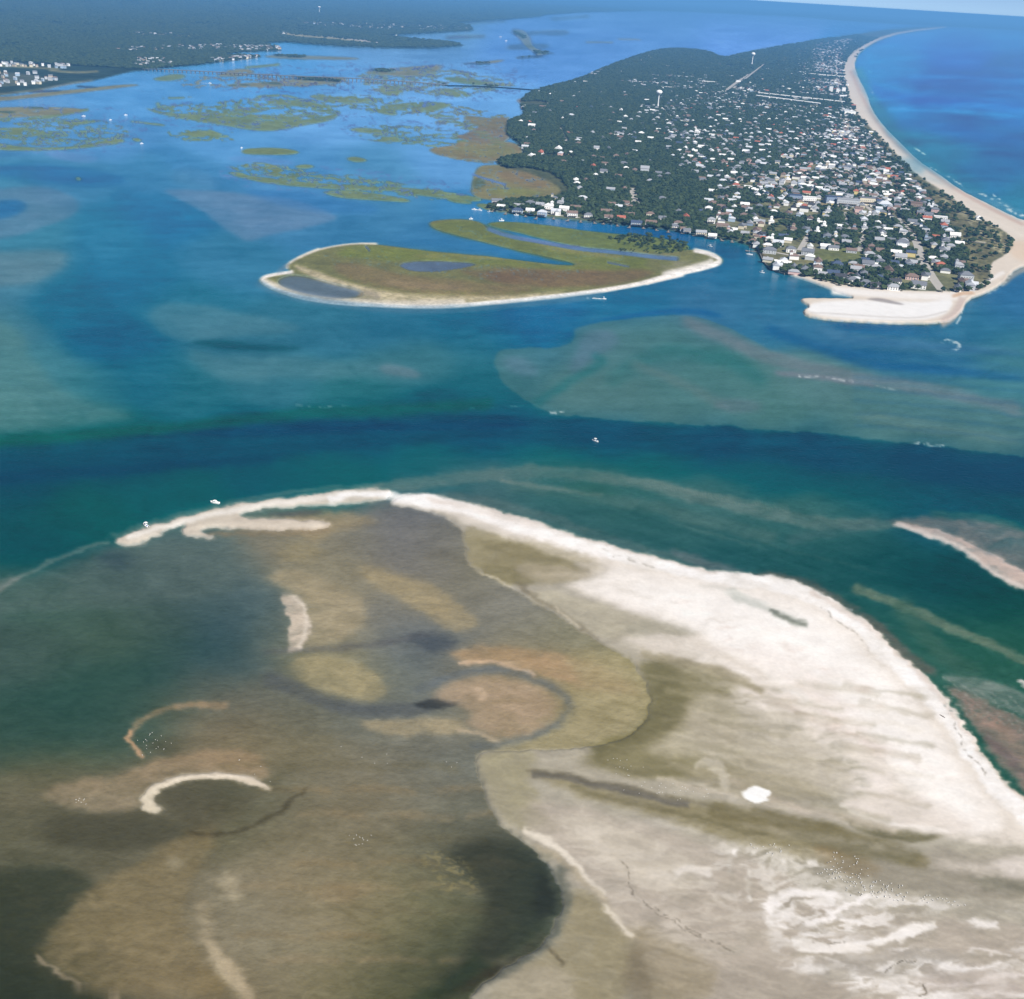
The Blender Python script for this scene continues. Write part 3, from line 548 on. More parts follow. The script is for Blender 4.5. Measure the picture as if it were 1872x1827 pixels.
for k_ in range(6):
    marsh([(530+k_*34,318+k_*3),(560+k_*34,322+k_*3)], w=3, rough=4, tex=cut(.45))
marsh([(137,326),(143,323),(150,328),(143,332)], (80,104,96), rough=0)
marsh([(-60,262),(0,262),(40,270),(90,271),(140,268),(180,260),(225,253),(228,262),(180,268),(110,275),(40,277),(-60,270)], rough=2)
marsh([(240,254),(252,252),(260,258),(250,260)], rough=0)
marsh([(-60,235),(20,232),(90,243),(60,254),(-60,252)], rough=3, tex=cut(.5))
marsh([(0,236),(60,238),(92,248)], w=4, rough=3)
marsh([(30,228),(70,226)], w=4, rough=3, tex=cut(.45))
marsh([(98,226),(130,222),(190,221),(140,230)], rough=2)
marsh([(50,218),(100,212),(160,200)], w=5, rough=3, tex=cut(.42))
marsh([(-60,204),(0,196),(60,196),(130,197),(158,202),(120,208),(60,214),(-60,218)], BRN, rough=2)
paint([(-20,203),(34,204),(20,208)], (46,72,66), .8, 1.5, 2); paint([(50,197),(90,199)], (56,80,72), .7, 1.5, 2, w=3)
marsh([(-60,176),(20,178),(80,170),(150,162),(235,154),(262,156),(190,164),(120,172),(60,180),(-60,190)], BRN, rough=2)
paint([(50,168),(110,167)], (50,70,74), .7, 1.5, 2, w=4); paint([(140,158),(178,160)], (50,70,74), .7, 1.5, 2, w=3)
marsh([(275,145),(300,139),(325,134),(344,142),(300,150)], rough=2)
marsh([(395,134),(440,126),(470,130),(450,140),(400,142)], BRN, rough=3, tex=cut(.4))
marsh([(450,124),(510,118)], w=4, rough=2)
marsh([(405,156),(440,153),(500,150),(560,143),(620,140),(640,147),(600,155),(520,158),(440,160)], BRN, rough=1)
paint([(420,157),(455,156)], (56,74,66), .7, 1.3, 1, w=3); paint([(478,152),(520,154)], (56,74,66), .8, 1.3, 1, w=4); paint([(540,144),(590,147),(620,148)], (46,66,60), .85, 1.3, 1, w=5)
marsh([(265,196),(285,204),(320,208),(380,210),(430,214),(480,222),(540,222),(600,212),(624,206),(605,222),(550,230),(500,240),(470,240),(400,228),(320,214),(280,206)], rough=1)
marsh([(288,188),(292,200)], w=5, rough=1)
marsh([(330,212),(380,205),(430,200),(490,196),(480,206),(410,214)], rough=3, tex=cut(.42))
marsh([(480,185),(540,183),(585,190),(612,200),(590,208),(560,196),(500,192)], rough=2, tex=cut(.3))
marsh([(440,210),(500,212),(560,214),(540,222),(470,220)], rough=4, tex=cut(.48))
marsh([(470,178),(520,174),(560,186)], w=4, rough=3, tex=cut(.4))
marsh([(560,176),(600,172),(700,180),(670,188),(600,188)], rough=4, tex=cut(.44))
marsh([(325,240),(370,238),(412,246),(390,252),(340,250)], rough=4, tex=cut(.44))
marsh([(350,255),(368,255)], w=3, rough=1); marsh([(240,222),(270,226),(300,229)], w=3, rough=2, tex=cut(.4))
marsh([(300,180),(350,178)], w=2.5, rough=2, tex=cut(.45))
marsh([(660,135),(690,127),(760,122),(815,118),(800,130),(770,140),(700,138)], BRN, rough=2)
paint([(676,128),(720,131)], (56,74,70), .75, 1.3, 1, w=4)
marsh([(690,155),(740,158),(748,172),(700,176)], rough=3, tex=cut(.42))
marsh([(800,160),(840,166),(870,176),(820,180)], rough=3, tex=cut(.42))
marsh([(678,200),(700,192),(770,186),(830,190),(820,196),(790,206),(760,206),(720,198),(730,212),(700,208)], rough=3, tex=cut(.36))
marsh([(636,236),(670,234),(712,240),(690,246),(650,242)], rough=2)
marsh([(650,246),(690,252),(760,250),(740,260),(680,260)], rough=4, tex=cut(.46))
marsh([(800,141),(850,143),(905,152),(960,158),(850,156)], (96,112,76), rough=2, tex=cut(.3))
marsh([(846,116),(876,114),(930,108),(900,117)], BRN, rough=1); paint([(848,117),(895,117)], (60,78,80), .8, 1.2, 1, w=3)
marsh([(935,56),(955,54),(968,66),(972,84),(985,92),(1012,98),(960,104),(940,108),(990,102),(962,88),(950,70)], (112,118,118), rough=1)
paint([(938,56),(960,68)], (86,104,120), .8, 2, 1, w=10); paint([(976,96),(1010,98)], (66,88,96), .8, 1.3, 1, w=3); paint([(945,106),(990,103)], (70,90,98), .8, 1.3, 1, w=4)
marsh([(1072,77),(1120,78)], (104,124,140), w=2.5, rough=1); marsh([(1130,72),(1170,73)], (124,140,150), w=2, rough=1)  # blue-grey of the far haze put into these marsh colours
marsh([(480,101),(560,102),(660,106),(650,110),(560,109),(490,106)], (112,112,104), rough=1); paint([(500,101),(560,104)], (66,82,92), .7, 1.2, 1, w=2.5)
def braid(p, t, c=GRN, bl=3):
    r = mask(p, bl, 5)
    if r is None: return
    sl, m = r; k = st(0, .05, RIDGE[sl] + (m - 1) * .22 - t) * (m > .3)
    h = (k - .5) * 1.2; L = LAND[sl]; R2 = REG[sl]; b = h > L
    L[b] = h[b]; reg = max(REGN) + 1; REGN[reg] = 'marsh_island'; R2[(k > .02) & b] = reg
    cc = np.array(c, np.float32) + ((N1[sl] - .5) * 50)[..., None]; COL[sl] += (cc - COL[sl]) * (k * .9)[..., None]
braid([(270,196),(340,190),(480,178),(620,186),(630,212),(540,236),(400,232),(290,212)], .78)
braid([(540,172),(660,170),(780,188),(830,200),(760,214),(640,204)], .82)
braid([(640,130),(800,120),(960,150),(900,170),(760,182),(660,165)], .82, (112,116,86))
braid([(300,150),(420,130),(640,140),(640,160),(460,166),(340,162)], .85, BRN)
braid([(-60,214),(60,210),(230,222),(240,262),(100,272),(-60,262)], .82)
braid([(640,226),(780,230),(880,250),(900,300),(800,268),(700,266)], .83)
braid([(410,296),(560,304),(740,336),(880,360),(860,374),(700,356),(520,334),(430,318)], .81)
braid([(740,190),(860,196),(940,210),(930,250),(860,240),(760,220)], .82, (112,110,76))
braid([(290,236),(430,236),(440,260),(320,258)], .84)
braid([(780,268),(900,256),(960,262),(950,296),(840,296)], .70, (124,108,72))
# marsh along the big island's back
marsh([(780,272),(830,266),(900,258),(950,262),(960,290),(900,296),(860,292),(800,285)], (126,106,72), rough=2)
marsh([(825,250),(855,245),(900,215),(935,215),(935,262),(870,262)], (118,98,76), rough=2)
marsh([(848,212),(900,216),(930,222),(925,240),(880,236),(850,222)], (112,100,72), rough=4, tex=cut(.3))
marsh([(940,184),(965,178),(1000,188),(970,196)], (128,98,84), rough=1)
marsh([(862,335),(870,308),(890,300),(960,305),(1020,330),(1050,345),(1030,366),(930,366),(885,366),(860,356)], (122,106,64), rough=2)
paint([(900,312),(960,314),(1020,340),(980,345),(920,330)], (128,100,74), .6, 4, 5)
paint([(880,340),(960,345),(1010,356),(900,360)], (112,114,58), .6, 4, 4)
paint([(862,330),(880,322),(890,340),(866,350)], (52,72,44), .7, 2, 4, tex=N1*1.7)
dig([(862,318),(890,328),(925,338)], 1, w=4); paint([(862,318),(890,328),(925,338)], (100,140,196), .9, 1.2, 1, w=4)
marsh([(868,372),(900,374),(930,380),(910,386),(880,382)], (112,120,70), rough=0)
for k_ in range(16):
    a_ = 770 + (k_ * 61) % 150; b_ = 196 + (k_ * 29) % 70
    marsh([(a_,b_),(a_+26,b_+1)], w=2.4, rough=3, tex=cut(.44))

def creeks(p, t):
    r = mask(p, 3, 4); sl, m = r; k = st(t, t + .03, RIDGE[sl]) * (m > .5); L = LAND[sl]; np.minimum(L, np.where(k > .1, (.5 - k) * .8, 9), out=L)
    COL[sl] += (np.array((96,134,186), np.float32) - COL[sl]) * (k * .85)[..., None]
for q_ in ([(782,272),(830,266),(900,258),(950,262),(955,288),(900,294),(800,285)],[(828,250),(855,245),(900,215),(925,217),(925,258),(870,260)],[(864,334),(872,310),(960,308),(1010,332),(1000,362),(890,362)],[(850,212),(928,222),(920,238),(852,224)]): creeks(q_, .955)
for q_ in ([(640,452),(900,476),(1100,492),(1000,520),(700,500),(560,478)],[(800,406),(930,432),(1060,458),(1180,472),(1060,486),(900,448)],[(940,410),(1090,428),(1100,446),(960,425)]): creeks(q_, .975)
paint([(790,275),(900,262),(950,270),(940,288),(820,285)], (112,116,66), .5, 3, 6, tex=N1*1.6)

for q_ in ([(250,185),(630,175),(640,240),(300,240)],[(-40,190),(270,190),(270,282),(-40,282)],[(400,285),(880,330),(880,372),(400,350)],[(380,120),(980,108),(980,180),(560,215),(380,170)],[(620,185),(860,185),(860,262),(620,262)]): creeks(q_, .93)
# ================= mainland
TREE = (44,60,44)
ml = [(-300,205),(0,176),(60,168),(110,156),(170,148),(240,131),(300,124),(370,118),(440,109),(478,104),(470,101),(400,100),(440,96),(515,93),(508,85),(480,80),(520,77),(600,84),(700,88),(790,88),(850,84),(830,78),(760,71),(700,66),(780,61),(865,56),(860,47),(830,42),(900,38),(985,31),(1000,27),(1080,22),(1200,20),(1320,24),(1450,30),(1560,39),(1640,44),(1720,48),(2172,72),(2172,-120),(-300,-120)]
land('mainland', ml, 1.6, .8, sm=0); paint(ml, (48,66,52), 1, 1.0, .8, sm=0)
for i_ in range(60):
    a_ = -250 + (i_ * 191) % 1300; b_ = horizon(a_) + 24 + ((i_ * 53) % 100) ** 1.0
    paint([(a_,b_),(a_+70,b_-2)], [(62,76,56),(38,54,42),(84,88,64)][i_ % 3], .5, 3, 4, w=4, tex=N1*1.6)
for p_ in ([(230,62),(320,64)],[(325,66),(366,68)],[(0,122),(60,124),(110,128)],[(90,130),(140,134),(180,132)],[(200,92),(260,90)]):
    paint(p_, (142,138,96), .85, 1.3, 1.5, w=4)
for p_ in ([(-40,132),(60,136),(100,150),(40,158),(-40,160)],[(430,84),(515,86),(510,92),(430,92)],[(200,88),(330,84),(400,80),(440,88),(330,94),(220,94)],[(240,106),(310,110),(310,122),(240,124)],[(380,108),(470,102),(470,107),(400,112)],[(550,38),(700,42),(860,50),(860,56),(700,54),(560,48)],[(830,25),(985,30),(900,36),(830,34)]):
    paint(p_, (112,110,88), .6, 1.5, 1.5)
paint([(500,60),(560,58),(620,64),(660,72),(704,80),(690,81),(600,72),(520,66)], (176,168,128), .9, 1.0, 1)
paint([(540,61),(600,65),(650,72),(700,79)], (226,214,190), .9, .8, 0, w=3)
paint([(-60,178),(60,168),(110,156),(170,147)], (150,140,110), .6, 1.3, 1, w=3)

# ================= barrier island
bi = [(1724,47),(1665,51),(1600,57),(1545,68),(1500,72),(1455,80),(1400,90),(1345,101),(1320,106),(1292,93),(1222,88),(1172,100),(1110,122),(1060,145),(1000,160),(968,168),(948,190),(962,212),(928,220),(920,244),(950,262),(962,285),(925,287),(900,300),(985,322),(1032,346),(1012,362),(935,364),(888,374),(892,385),(950,392),(1010,399),(1090,407),(1160,414),(1230,422),(1300,434),(1350,442),(1383,452),(1394,472),(1402,486),(1412,492),(1430,498),(1482,512),(1522,529),(1572,547),(1516,547),(1469,546),(1462,551),(1482,562),(1467,569),(1472,579),(1499,585),(1549,589),(1648,594),(1728,592),(1755,576),(1768,549),(1798,539),(1831,522),(1848,499),(1872,486),(1990,470),(2080,520),(2172,560),(2172,500),(1990,440),(1872,405),(1832,387),(1795,368),(1758,350),(1712,316),(1679,295),(1648,264),(1615,231),(1593,200),(1584,170),(1564,133),(1562,110),(1575,92),(1605,74),(1650,60),(1730,50)]
land('barrier_island', bi, 2.2, 0, sm=1); paint(bi, (92,94,62), 1, 1.2, 0, sm=1)
TOWN = [(1160,195),(1230,150),(1350,170),(1470,120),(1530,90),(1545,140),(1560,200),(1600,260),(1660,320),(1725,370),(1770,420),(1800,480),(1800,530),(1640,533),(1530,526),(1450,496),(1400,486),(1385,450),(1300,425),(1280,330)]
paint(bi, (70,82,56), .6, 3, 6, sm=1, tex=N1*1.5)
paint(TOWN, (134,132,96), .7, 6, 8, tex=.2+N1*1.5)
paint([(1440,250),(1560,250),(1640,320),(1700,380),(1700,420),(1560,420),(1440,380),(1400,320)], (132,128,98), .5, 6, 6, tex=N3*1.6)
for p_, c_ in (([(1430,299),(1480,298),(1485,306),(1440,307)],(176,158,122)),([(1470,372),(1540,374),(1560,380),(1480,380)],(168,150,108)),([(1340,330),(1420,336),(1400,342)],(144,138,92)),
    ([(1350,412),(1420,412),(1450,422),(1430,430),(1370,425)],(112,114,70)),([(1500,455),(1570,458),(1590,470),(1560,490),(1500,488),(1480,475)],(112,118,62)),([(1400,455),(1430,458),(1500,478),(1510,492),(1450,480),(1405,478)],(116,112,74)),
    ([(1405,484),(1425,480),(1460,494),(1480,506),(1440,498)],(118,128,54)),([(1380,456),(1400,458),(1402,480),(1392,470)],(120,106,76)),([(1020,318),(1050,322),(1040,345)],(88,98,48)),([(1600,440),(1650,450),(1640,470)],(98,104,62)),
    ([(1690,420),(1760,424),(1700,430)],(124,116,84)),([(1600,396),(1700,396),(1720,404),(1620,408)],(126,120,84)),([(880,378),(940,384),(1000,394),(1100,405),(1000,398),(890,386)],(122,124,78))):
    paint(p_, c_, .8, 2, 3)
# dunes and beaches
dunes = [(1548,180),(1566,209),(1593,237),(1624,267),(1651,298),(1676,322),(1722,350),(1758,377),(1789,405),(1832,423),(1850,445),(1840,465),(1805,486),(1811,512),(1795,534),(1770,500),(1760,460),(1745,420),(1715,385),(1680,345),(1640,300),(1600,260),(1570,225),(1545,190)]
paint(dunes, (124,118,84), .9, 2.5, 3); paint(dunes, (82,84,54), .6, 2, 5, tex=(N3-.45)*6)
paint([(1700,345),(1780,400),(1850,430),(1872,470),(1830,480),(1800,440),(1760,400),(1720,370)], (206,196,158), .7, 2, 6, tex=(N3-.42)*7)
beach = [(1730,48),(1650,57),(1603,70),(1566,90),(1545,112),(1541,133),(1550,176),(1566,209),(1593,237),(1624,267),(1651,298),(1676,322),(1722,350),(1758,377),(1792,403),(1836,424),(1856,446),(1842,466),(1806,486),(1812,512),(1795,535),(1715,536),(1632,533),(1549,526),(1496,513),(1430,496),(1440,503),(1482,516),(1522,532),(1572,550),(1516,547),(1469,546),(1462,551),(1482,562),(1467,569),(1472,579),(1499,585),(1549,589),(1648,594),(1728,592),(1755,576),(1768,549),(1798,539),(1831,522),(1848,499),(1872,486),(1990,470),(1990,440),(1872,405),(1832,387),(1795,368),(1758,350),(1712,316),(1679,295),(1648,264),(1615,231),(1593,200),(1584,170),(1564,133),(1562,110),(1575,92),(1605,74),(1650,60),(1730,51)]
land('beach', beach, 2.26, 0, sm=1); paint(beach, (238,224,208), .96, 1.2, 0, sm=1)
paint([(1474,558),(1530,552),(1600,552),(1700,556),(1735,545),(1744,560),(1720,586),(1640,591),(1540,586),(1476,578)], (254,252,250), .97, 2.4, 2)
paint([(1520,532),(1600,541),(1700,545),(1750,545)], (254,249,244), .9, 2.5, 1, w=13)
paint([(1575,549),(1610,548),(1645,557),(1655,562),(1620,558)], (150,142,138), .75, 2, 2)
paint([(1480,575),(1560,579),(1650,586),(1700,582),(1730,572)], (196,188,180), .5, 1.2, 2, w=2.5)
paint([(1755,545),(1768,538),(1800,520),(1835,500)], (252,246,240), .8, 2, 1, w=7)
paint([(1740,545),(1755,540),(1780,538)], (216,178,142), .8, 2, 1, w=6)
paint([(1760,548),(1745,580),(1720,593)], (206,186,176), .7, 3, 1, w=14)
paint([(1832,520),(1855,500),(1880,490)], (190,172,156), .6, 3, 1, w=10)
paint([(1555,130),(1577,180),(1605,232),(1645,272),(1690,308),(1740,345),(1800,378),(1872,414)], (206,176,158), .7, 2, 1, w=6)
paint([(1548,140),(1568,200),(1620,262),(1690,325),(1780,392),(1872,435)], (240,228,212), .6, 3, 2, w=9)
paint([(1840,440),(1900,450),(1900,480),(1850,480)], (232,206,178), .6, 5, 4)
paint([(1756,440),(1768,442),(1802,446)], (214,206,184), .95, .7, 0, w=2)
# nearshore tint and surf on the ocean side
paint([(1568,125),(1590,175),(1622,232),(1665,275),(1720,318),(1780,352),(1872,398)], (96,150,180), .6, 6, 3, w=18)
paint([(1600,190),(1640,250),(1700,300),(1800,350)], (60,128,160), .5, 10, 6, w=30)
paint([(1590,160),(1650,180),(1760,190),(1872,200)], (66,128,206), .6, 8, 8, w=20, tex=.3+N2)
paint([(1620,150),(1740,140),(1872,150)], (58,132,206), .25, 8, 6, w=14)
paint([(1620,200),(1700,202),(1872,215)], (106,166,226), .7, 3, 6, w=7, tex=N1*1.5)
paint([(1640,192),(1700,196),(1790,194),(1872,204),(1950,208)], (104,164,228), .6, 4, 8, w=12, tex=.2+N1)
paint([(1660,140),(1760,142),(1900,150)], (92,156,222), .4, 3, 6, w=6)
paint([(1640,300),(1700,310),(1760,340),(1690,312)], (70,140,170), .5, 8, 8, w=24)
paint([(1640,225),(1760,240),(1872,260)], (56,130,200), .25, 8, 6, w=20)
paint([(1330,288),(1342,286),(1346,294),(1336,297)], (58,98,160), .9, 1, 1); paint([(1196,323),(1214,325),(1212,331),(1198,330)], (52,92,150), .9, 1, 1)
FOAM = (232,238,240)
def foam(p, w=3, a=.9, k=.5): paint(p, FOAM, a * .72, .9, 4, w=w, tex=(N3 - k) * 8)
foam([(1785,352),(1820,366),(1872,392)], 4, .9, .5); foam([(1800,350),(1835,368)], 3); foam([(1840,380),(1880,398)], 5, .9, .45)
foam([(1660,262),(1700,290)], 3); foam([(1700,305),(1760,340)], 3, .8); foam([(1560,150),(1590,195)], 2, .5); foam([(1590,160),(1600,180)], 3, .6); foam([(1580,125),(1600,140)],3,.5)
foam([(1725,622),(1745,626),(1755,634),(1740,640)], 7, .9, .44); foam([(1705,618),(1725,628)], 3, .7)
foam([(1460,688),(1500,690),(1560,697)], 3, .8, .42); foam([(1570,700),(1640,712)], 2, .5)
foam([(1668,810),(1700,813),(1725,816)], 4, .8, .42); foam([(1005,754),(1020,756),(1035,752)], 4, .8, .4)
foam([(1768,551),(1757,578),(1748,592)], 3, .9, .4); foam([(1850,500),(1832,524),(1800,541)], 3, .7, .42)
foam([(1070,545),(1100,547)], 3, .5, .4); foam([(540,742),(580,746),(640,740)], 2, .4, .5); foam([(860,748),(960,742)], 2, .35, .5)
foam([(1860,1010),(1872,1012)], 3, .4)
# ripple trains over the shoals
def ripples(p0, p1, n, L, dirx, diry, col, a):
    for i in range(n):
        f = i / n; x = p0[0] + (p1[0] - p0[0]) * f; y = p0[1] + (p1[1] - p0[1]) * f
        paint([(x, y), (x + dirx * .5 + 1.5, y + diry * .5), (x + dirx, y + diry)], col, a * (0.5 + .5 * math.sin(f * 3.14)), .9, 5, w=1.8)
ripples((1130,868),(1440,925),60,20,9,14,(150,156,146),.35)
ripples((1220,950),(1400,1000),40,20,7,10,(112,136,130),.3)
ripples((1380,985),(1620,1050),40,20,8,8,(88,116,114),.25)
ripples((880,872),(1100,880),26,16,10,5,(128,140,136),.2)
for i_ in range(140):
    a_ = 1722 + (i_ * 47) % 150; b_ = 1238 + (i_ * 31) % 60 + (a_ - 1720) * .3
    paint([(a_, b_), (a_ + 7, b_ + 1)], (88,112,106) if i_ % 2 else (158,164,156), .5, 1, 3, w=2.2)

# ================= break up clean outlines, add the small-scale mottling of sand and silt
wx = (fbm(GX / 22, GY / 10, 71, 4) - .5); wy = (fbm(GX / 22, GY / 10, 81, 4) - .5)
amp = np.clip((GY - 560) / 300, 0, 1) * 10 + .8 + 10 * np.clip((GX - 1300) / 200, 0, 1) * np.clip((GY - 1560) / 80, 0, 1)
ii, jj = np.meshgrid(np.arange(NY), np.arange(NX), indexing='ij')
wj = np.clip(jj + wx * amp * 1.6 / CELL, 0, NX - 1).astype(np.float32); wi = np.clip(ii + wy * amp * .9 / CELL, 0, NY - 1).astype(np.float32)
def samp(A, fi, fj):
    fi = np.clip(fi, 0, NY - 1.001); fj = np.clip(fj, 0, NX - 1.001)
    i0 = fi.astype(np.int32); j0 = fj.astype(np.int32); u = fi - i0; v = fj - j0
    if A.ndim == 3: u = u[..., None]; v = v[..., None]
    return A[i0, j0] * (1 - u) * (1 - v) + A[i0, j0 + 1] * (1 - u) * v + A[i0 + 1, j0] * u * (1 - v) + A[i0 + 1, j0 + 1] * u * v
COL = samp(COL, wi, wj).astype(np.float32)
gr = np.clip((GY - 1380) / 80, 0, 1) * np.clip((1000 - GX) / 100, 0, 1) * (.34 + .22 * np.clip((420 - GX) / 80, 0, 1))
mn = COL.mean(-1); COL += (mn[..., None] * np.array([1.05, 1.0, .86]) - COL) * gr[..., None]
LW = samp(LAND, wi, wj); LAND = np.where((REG == fr) | (GY > 870), LW, LAND).astype(np.float32)
near = np.clip((GY - 860) / 60, 0, 1)
m1 = fbm(GX / 40, GY / 12, 91, 5) - .5; m2 = fbm(GX / 7, GY / 2.6, 95, 4) - .5; m3 = fbm((GX + GY) / 90, (GY - GX * .35) / 7, 97, 4) - .5
m4 = SWIRL - .5; m5 = 1 - np.abs(2 * fbm((GX + SWX * .5) / 60, (GY + SWY * .5) / 18, 211, 5) - 1); m5 = st(.78, 1, m5)
lum = COL.mean(-1) / 255
k_ = near * (m4 * 26 + m5 * 12 * (LAND > 0) - m5 * 6 * (LAND < 0) + m1 * 18 + m2 * 13 + m3 * 26 * np.clip((GX - 850) / 300, 0, 1)) * np.clip(lum * 1.6, .25, 1) * np.clip(1.55 - lum * 1.25, .3, 1)
COL = np.clip(COL + (k_[..., None] * np.array([1.0, .98, .93])), 0, 255)
far_ = np.clip((900 - GY) / 100, 0, 1) * (LAND < 0)
COL = np.clip(COL + (far_ * ((fbm(GX / 70, GY / 7, 99, 4) - .5) * 20 + m4 * 15 + m2 * 4))[..., None] * np.array([.9, 1, 1]), 0, 255)

# ------------------------------------------------------------------ materials
def new_mat(name, rough=.9, spec=.2):
    m = bpy.data.materials.new(name); m.use_nodes = True; n = m.node_tree.nodes
    b = n['Principled BSDF']; b.inputs['Roughness'].default_value = rough
    b.inputs['Specular IOR Level'].default_value = spec
    return m, m.node_tree, b
def N(t, kind, **kw):
    n = t.nodes.new(kind)
    for k, v in kw.items():
        if k in n.inputs.keys() if isinstance(k, str) else False: n.inputs[k].default_value = v
        else: setattr(n, k, v)
    return n
def chart_mat(name, rough, spec, scales, amount, bump=0, bscale=1):
    """chart colour times world-space mottling"""
    m, t, b = new_mat(name, rough, spec)
    at_ = N(t, 'ShaderNodeAttribute', attribute_name='tint'); geo = N(t, 'ShaderNodeNewGeometry')
    cur = at_.outputs['Color']
    for s, a in zip(scales, amount):
        nz = N(t, 'ShaderNodeTexNoise'); nz.inputs['Scale'].default_value = s; nz.inputs['Detail'].default_value = 6; nz.inputs['Roughness'].default_value = .6
        t.links.new(geo.outputs['Position'], nz.inputs['Vector'])
        mr = N(t, 'ShaderNodeMapRange'); mr.inputs['From Min'].default_value = .3; mr.inputs['From Max'].default_value = .7
        mr.inputs['To Min'].default_value = 1 - a; mr.inputs['To Max'].default_value = 1 + a; mr.clamp = True
        t.links.new(nz.outputs['Fac'], mr.inputs['Value'])
        vm = N(t, 'ShaderNodeVectorMath', operation='SCALE'); t.links.new(cur, vm.inputs[0]); t.links.new(mr.outputs[0], vm.inputs['Scale']); cur = vm.outputs[0]
    t.links.new(cur, b.inputs['Base Color'])
    if bump:
        nz = N(t, 'ShaderNodeTexNoise'); nz.inputs['Scale'].default_value = bscale; nz.inputs['Detail'].default_value = 5
        t.links.new(geo.outputs['Position'], nz.inputs['Vector'])
        bp = N(t, 'ShaderNodeBump'); bp.inputs['Distance'].default_value = bump; bp.inputs['Strength'].default_value = 1
        t.links.new(nz.outputs['Fac'], bp.inputs['Height']); t.links.new(bp.outputs[0], b.inputs['Normal'])
    return m
M_SAND = chart_mat('sand', .85, .15, (.012, .08, .5), (.03, .045, .05), .10, .35)
M_MARSH = chart_mat('marsh_grass', .95, .1, (.01, .05, .25), (.16, .2, .22), .5, .3)
M_EARTH = chart_mat('coastal_ground', .95, .1, (.008, .03, .12), (.22, .25, .25), .4, .2)
M_WOODS = chart_mat('wooded_ground', 1, .05, (.0012, .004, .02), (.3, .3, .4), 12, .02)
# water: body colour from depth and bottom, with painted ripple tones; the surface mirrors the sky
M_WATER, t, b = new_mat('water', .13, .11); b.inputs['IOR'].default_value = 1.333
at_ = N(t, 'ShaderNodeAttribute', attribute_name='tint'); geo = N(t, 'ShaderNodeNewGeometry'); cur = at_.outputs['Color']
mp = N(t, 'ShaderNodeMapping'); mp.inputs['Rotation'].default_value = (0, 0, R(24)); mp.inputs['Scale'].default_value = (.7, 1.0, 1)
t.links.new(geo.outputs['Position'], mp.inputs['Vector'])
for s, a in ((.09, .04), (.30, .08), (.9, .06), (.006, .04)):  # fine scales put the light and dark of wave ripples into the colour
    nz = N(t, 'ShaderNodeTexNoise'); nz.inputs['Scale'].default_value = s; nz.inputs['Detail'].default_value = 5; nz.inputs['Roughness'].default_value = .62
    t.links.new(mp.outputs[0], nz.inputs['Vector'])
    mr = N(t, 'ShaderNodeMapRange'); mr.inputs['From Min'].default_value = .3; mr.inputs['From Max'].default_value = .7
    mr.inputs['To Min'].default_value = 1 - a; mr.inputs['To Max'].default_value = 1 + a
    t.links.new(nz.outputs['Fac'], mr.inputs['Value'])
    vm = N(t, 'ShaderNodeVectorMath', operation='SCALE'); t.links.new(cur, vm.inputs[0]); t.links.new(mr.outputs[0], vm.inputs['Scale']); cur = vm.outputs[0]
t.links.new(cur, b.inputs['Base Color'])
nz = N(t, 'ShaderNodeTexNoise'); nz.inputs['Scale'].default_value = .30; nz.inputs['Detail'].default_value = 4
t.links.new(mp.outputs[0], nz.inputs['Vector'])
bp = N(t, 'ShaderNodeBump'); bp.inputs['Distance'].default_value = .5; bp.inputs['Strength'].default_value = 1
t.links.new(nz.outputs['Fac'], bp.inputs['Height']); t.links.new(bp.outputs[0], b.inputs['Normal'])

def plain(name, rgb, rough=.7, spec=.3, metal=0, var=.08, scale=.6):
    m, t, b = new_mat(name, rough, spec); b.inputs['Metallic'].default_value = metal
    tc = N(t, 'ShaderNodeTexCoord'); nz = N(t, 'ShaderNodeTexNoise'); nz.inputs['Scale'].default_value = scale; nz.inputs['Detail'].default_value = 4
    t.links.new(tc.outputs['Object'], nz.inputs['Vector'])
    mr = N(t, 'ShaderNodeMapRange'); mr.inputs['To Min'].default_value = 1 - var; mr.inputs['To Max'].default_value = 1 + var
    t.links.new(nz.outputs['Fac'], mr.inputs['Value'])
    vm = N(t, 'ShaderNodeVectorMath', operation='SCALE'); vm.inputs[0].default_value = rgb; t.links.new(mr.outputs[0], vm.inputs['Scale'])
    t.links.new(vm.outputs[0], b.inputs['Base Color']); return m
def leafmat(name, a, c):
    m, t, b = new_mat(name, .85, .15)
    oi = N(t, 'ShaderNodeObjectInfo'); cr = N(t, 'ShaderNodeMix'); cr.data_type = 'RGBA'
    cr.inputs[6].default_value = (*a, 1); cr.inputs[7].default_value = (*c, 1); t.links.new(oi.outputs['Random'], cr.inputs[0])
    geo = N(t, 'ShaderNodeNewGeometry'); nz = N(t, 'ShaderNodeTexNoise'); nz.inputs['Scale'].default_value = .4; t.links.new(geo.outputs['Position'], nz.inputs['Vector'])
    mr = N(t, 'ShaderNodeMapRange'); mr.inputs['From Min'].default_value = .3; mr.inputs['From Max'].default_value = .7; mr.inputs['To Min'].default_value = .6; mr.inputs['To Max'].default_value = 1.4; t.links.new(nz.outputs['Fac'], mr.inputs['Value'])
    vm = N(t, 'ShaderNodeVectorMath', operation='SCALE'); t.links.new(cr.outputs[2], vm.inputs[0]); t.links.new(mr.outputs[0], vm.inputs['Scale'])
    t.links.new(vm.outputs[0], b.inputs['Base Color']); return m
M_LEAF = leafmat('oak_foliage', (.013, .027, .012), (.046, .068, .025))
M_BARK = plain('bark', (.10, .08, .06)); M_GLASS = plain('window_glass', (.03, .04, .05), .15, .6)
M_WOOD = plain('weathered_wood', (.22, .19, .16)); M_PAVE = plain('pavement', (.34, .32, .29), .9, .1, 0, .12, .05)
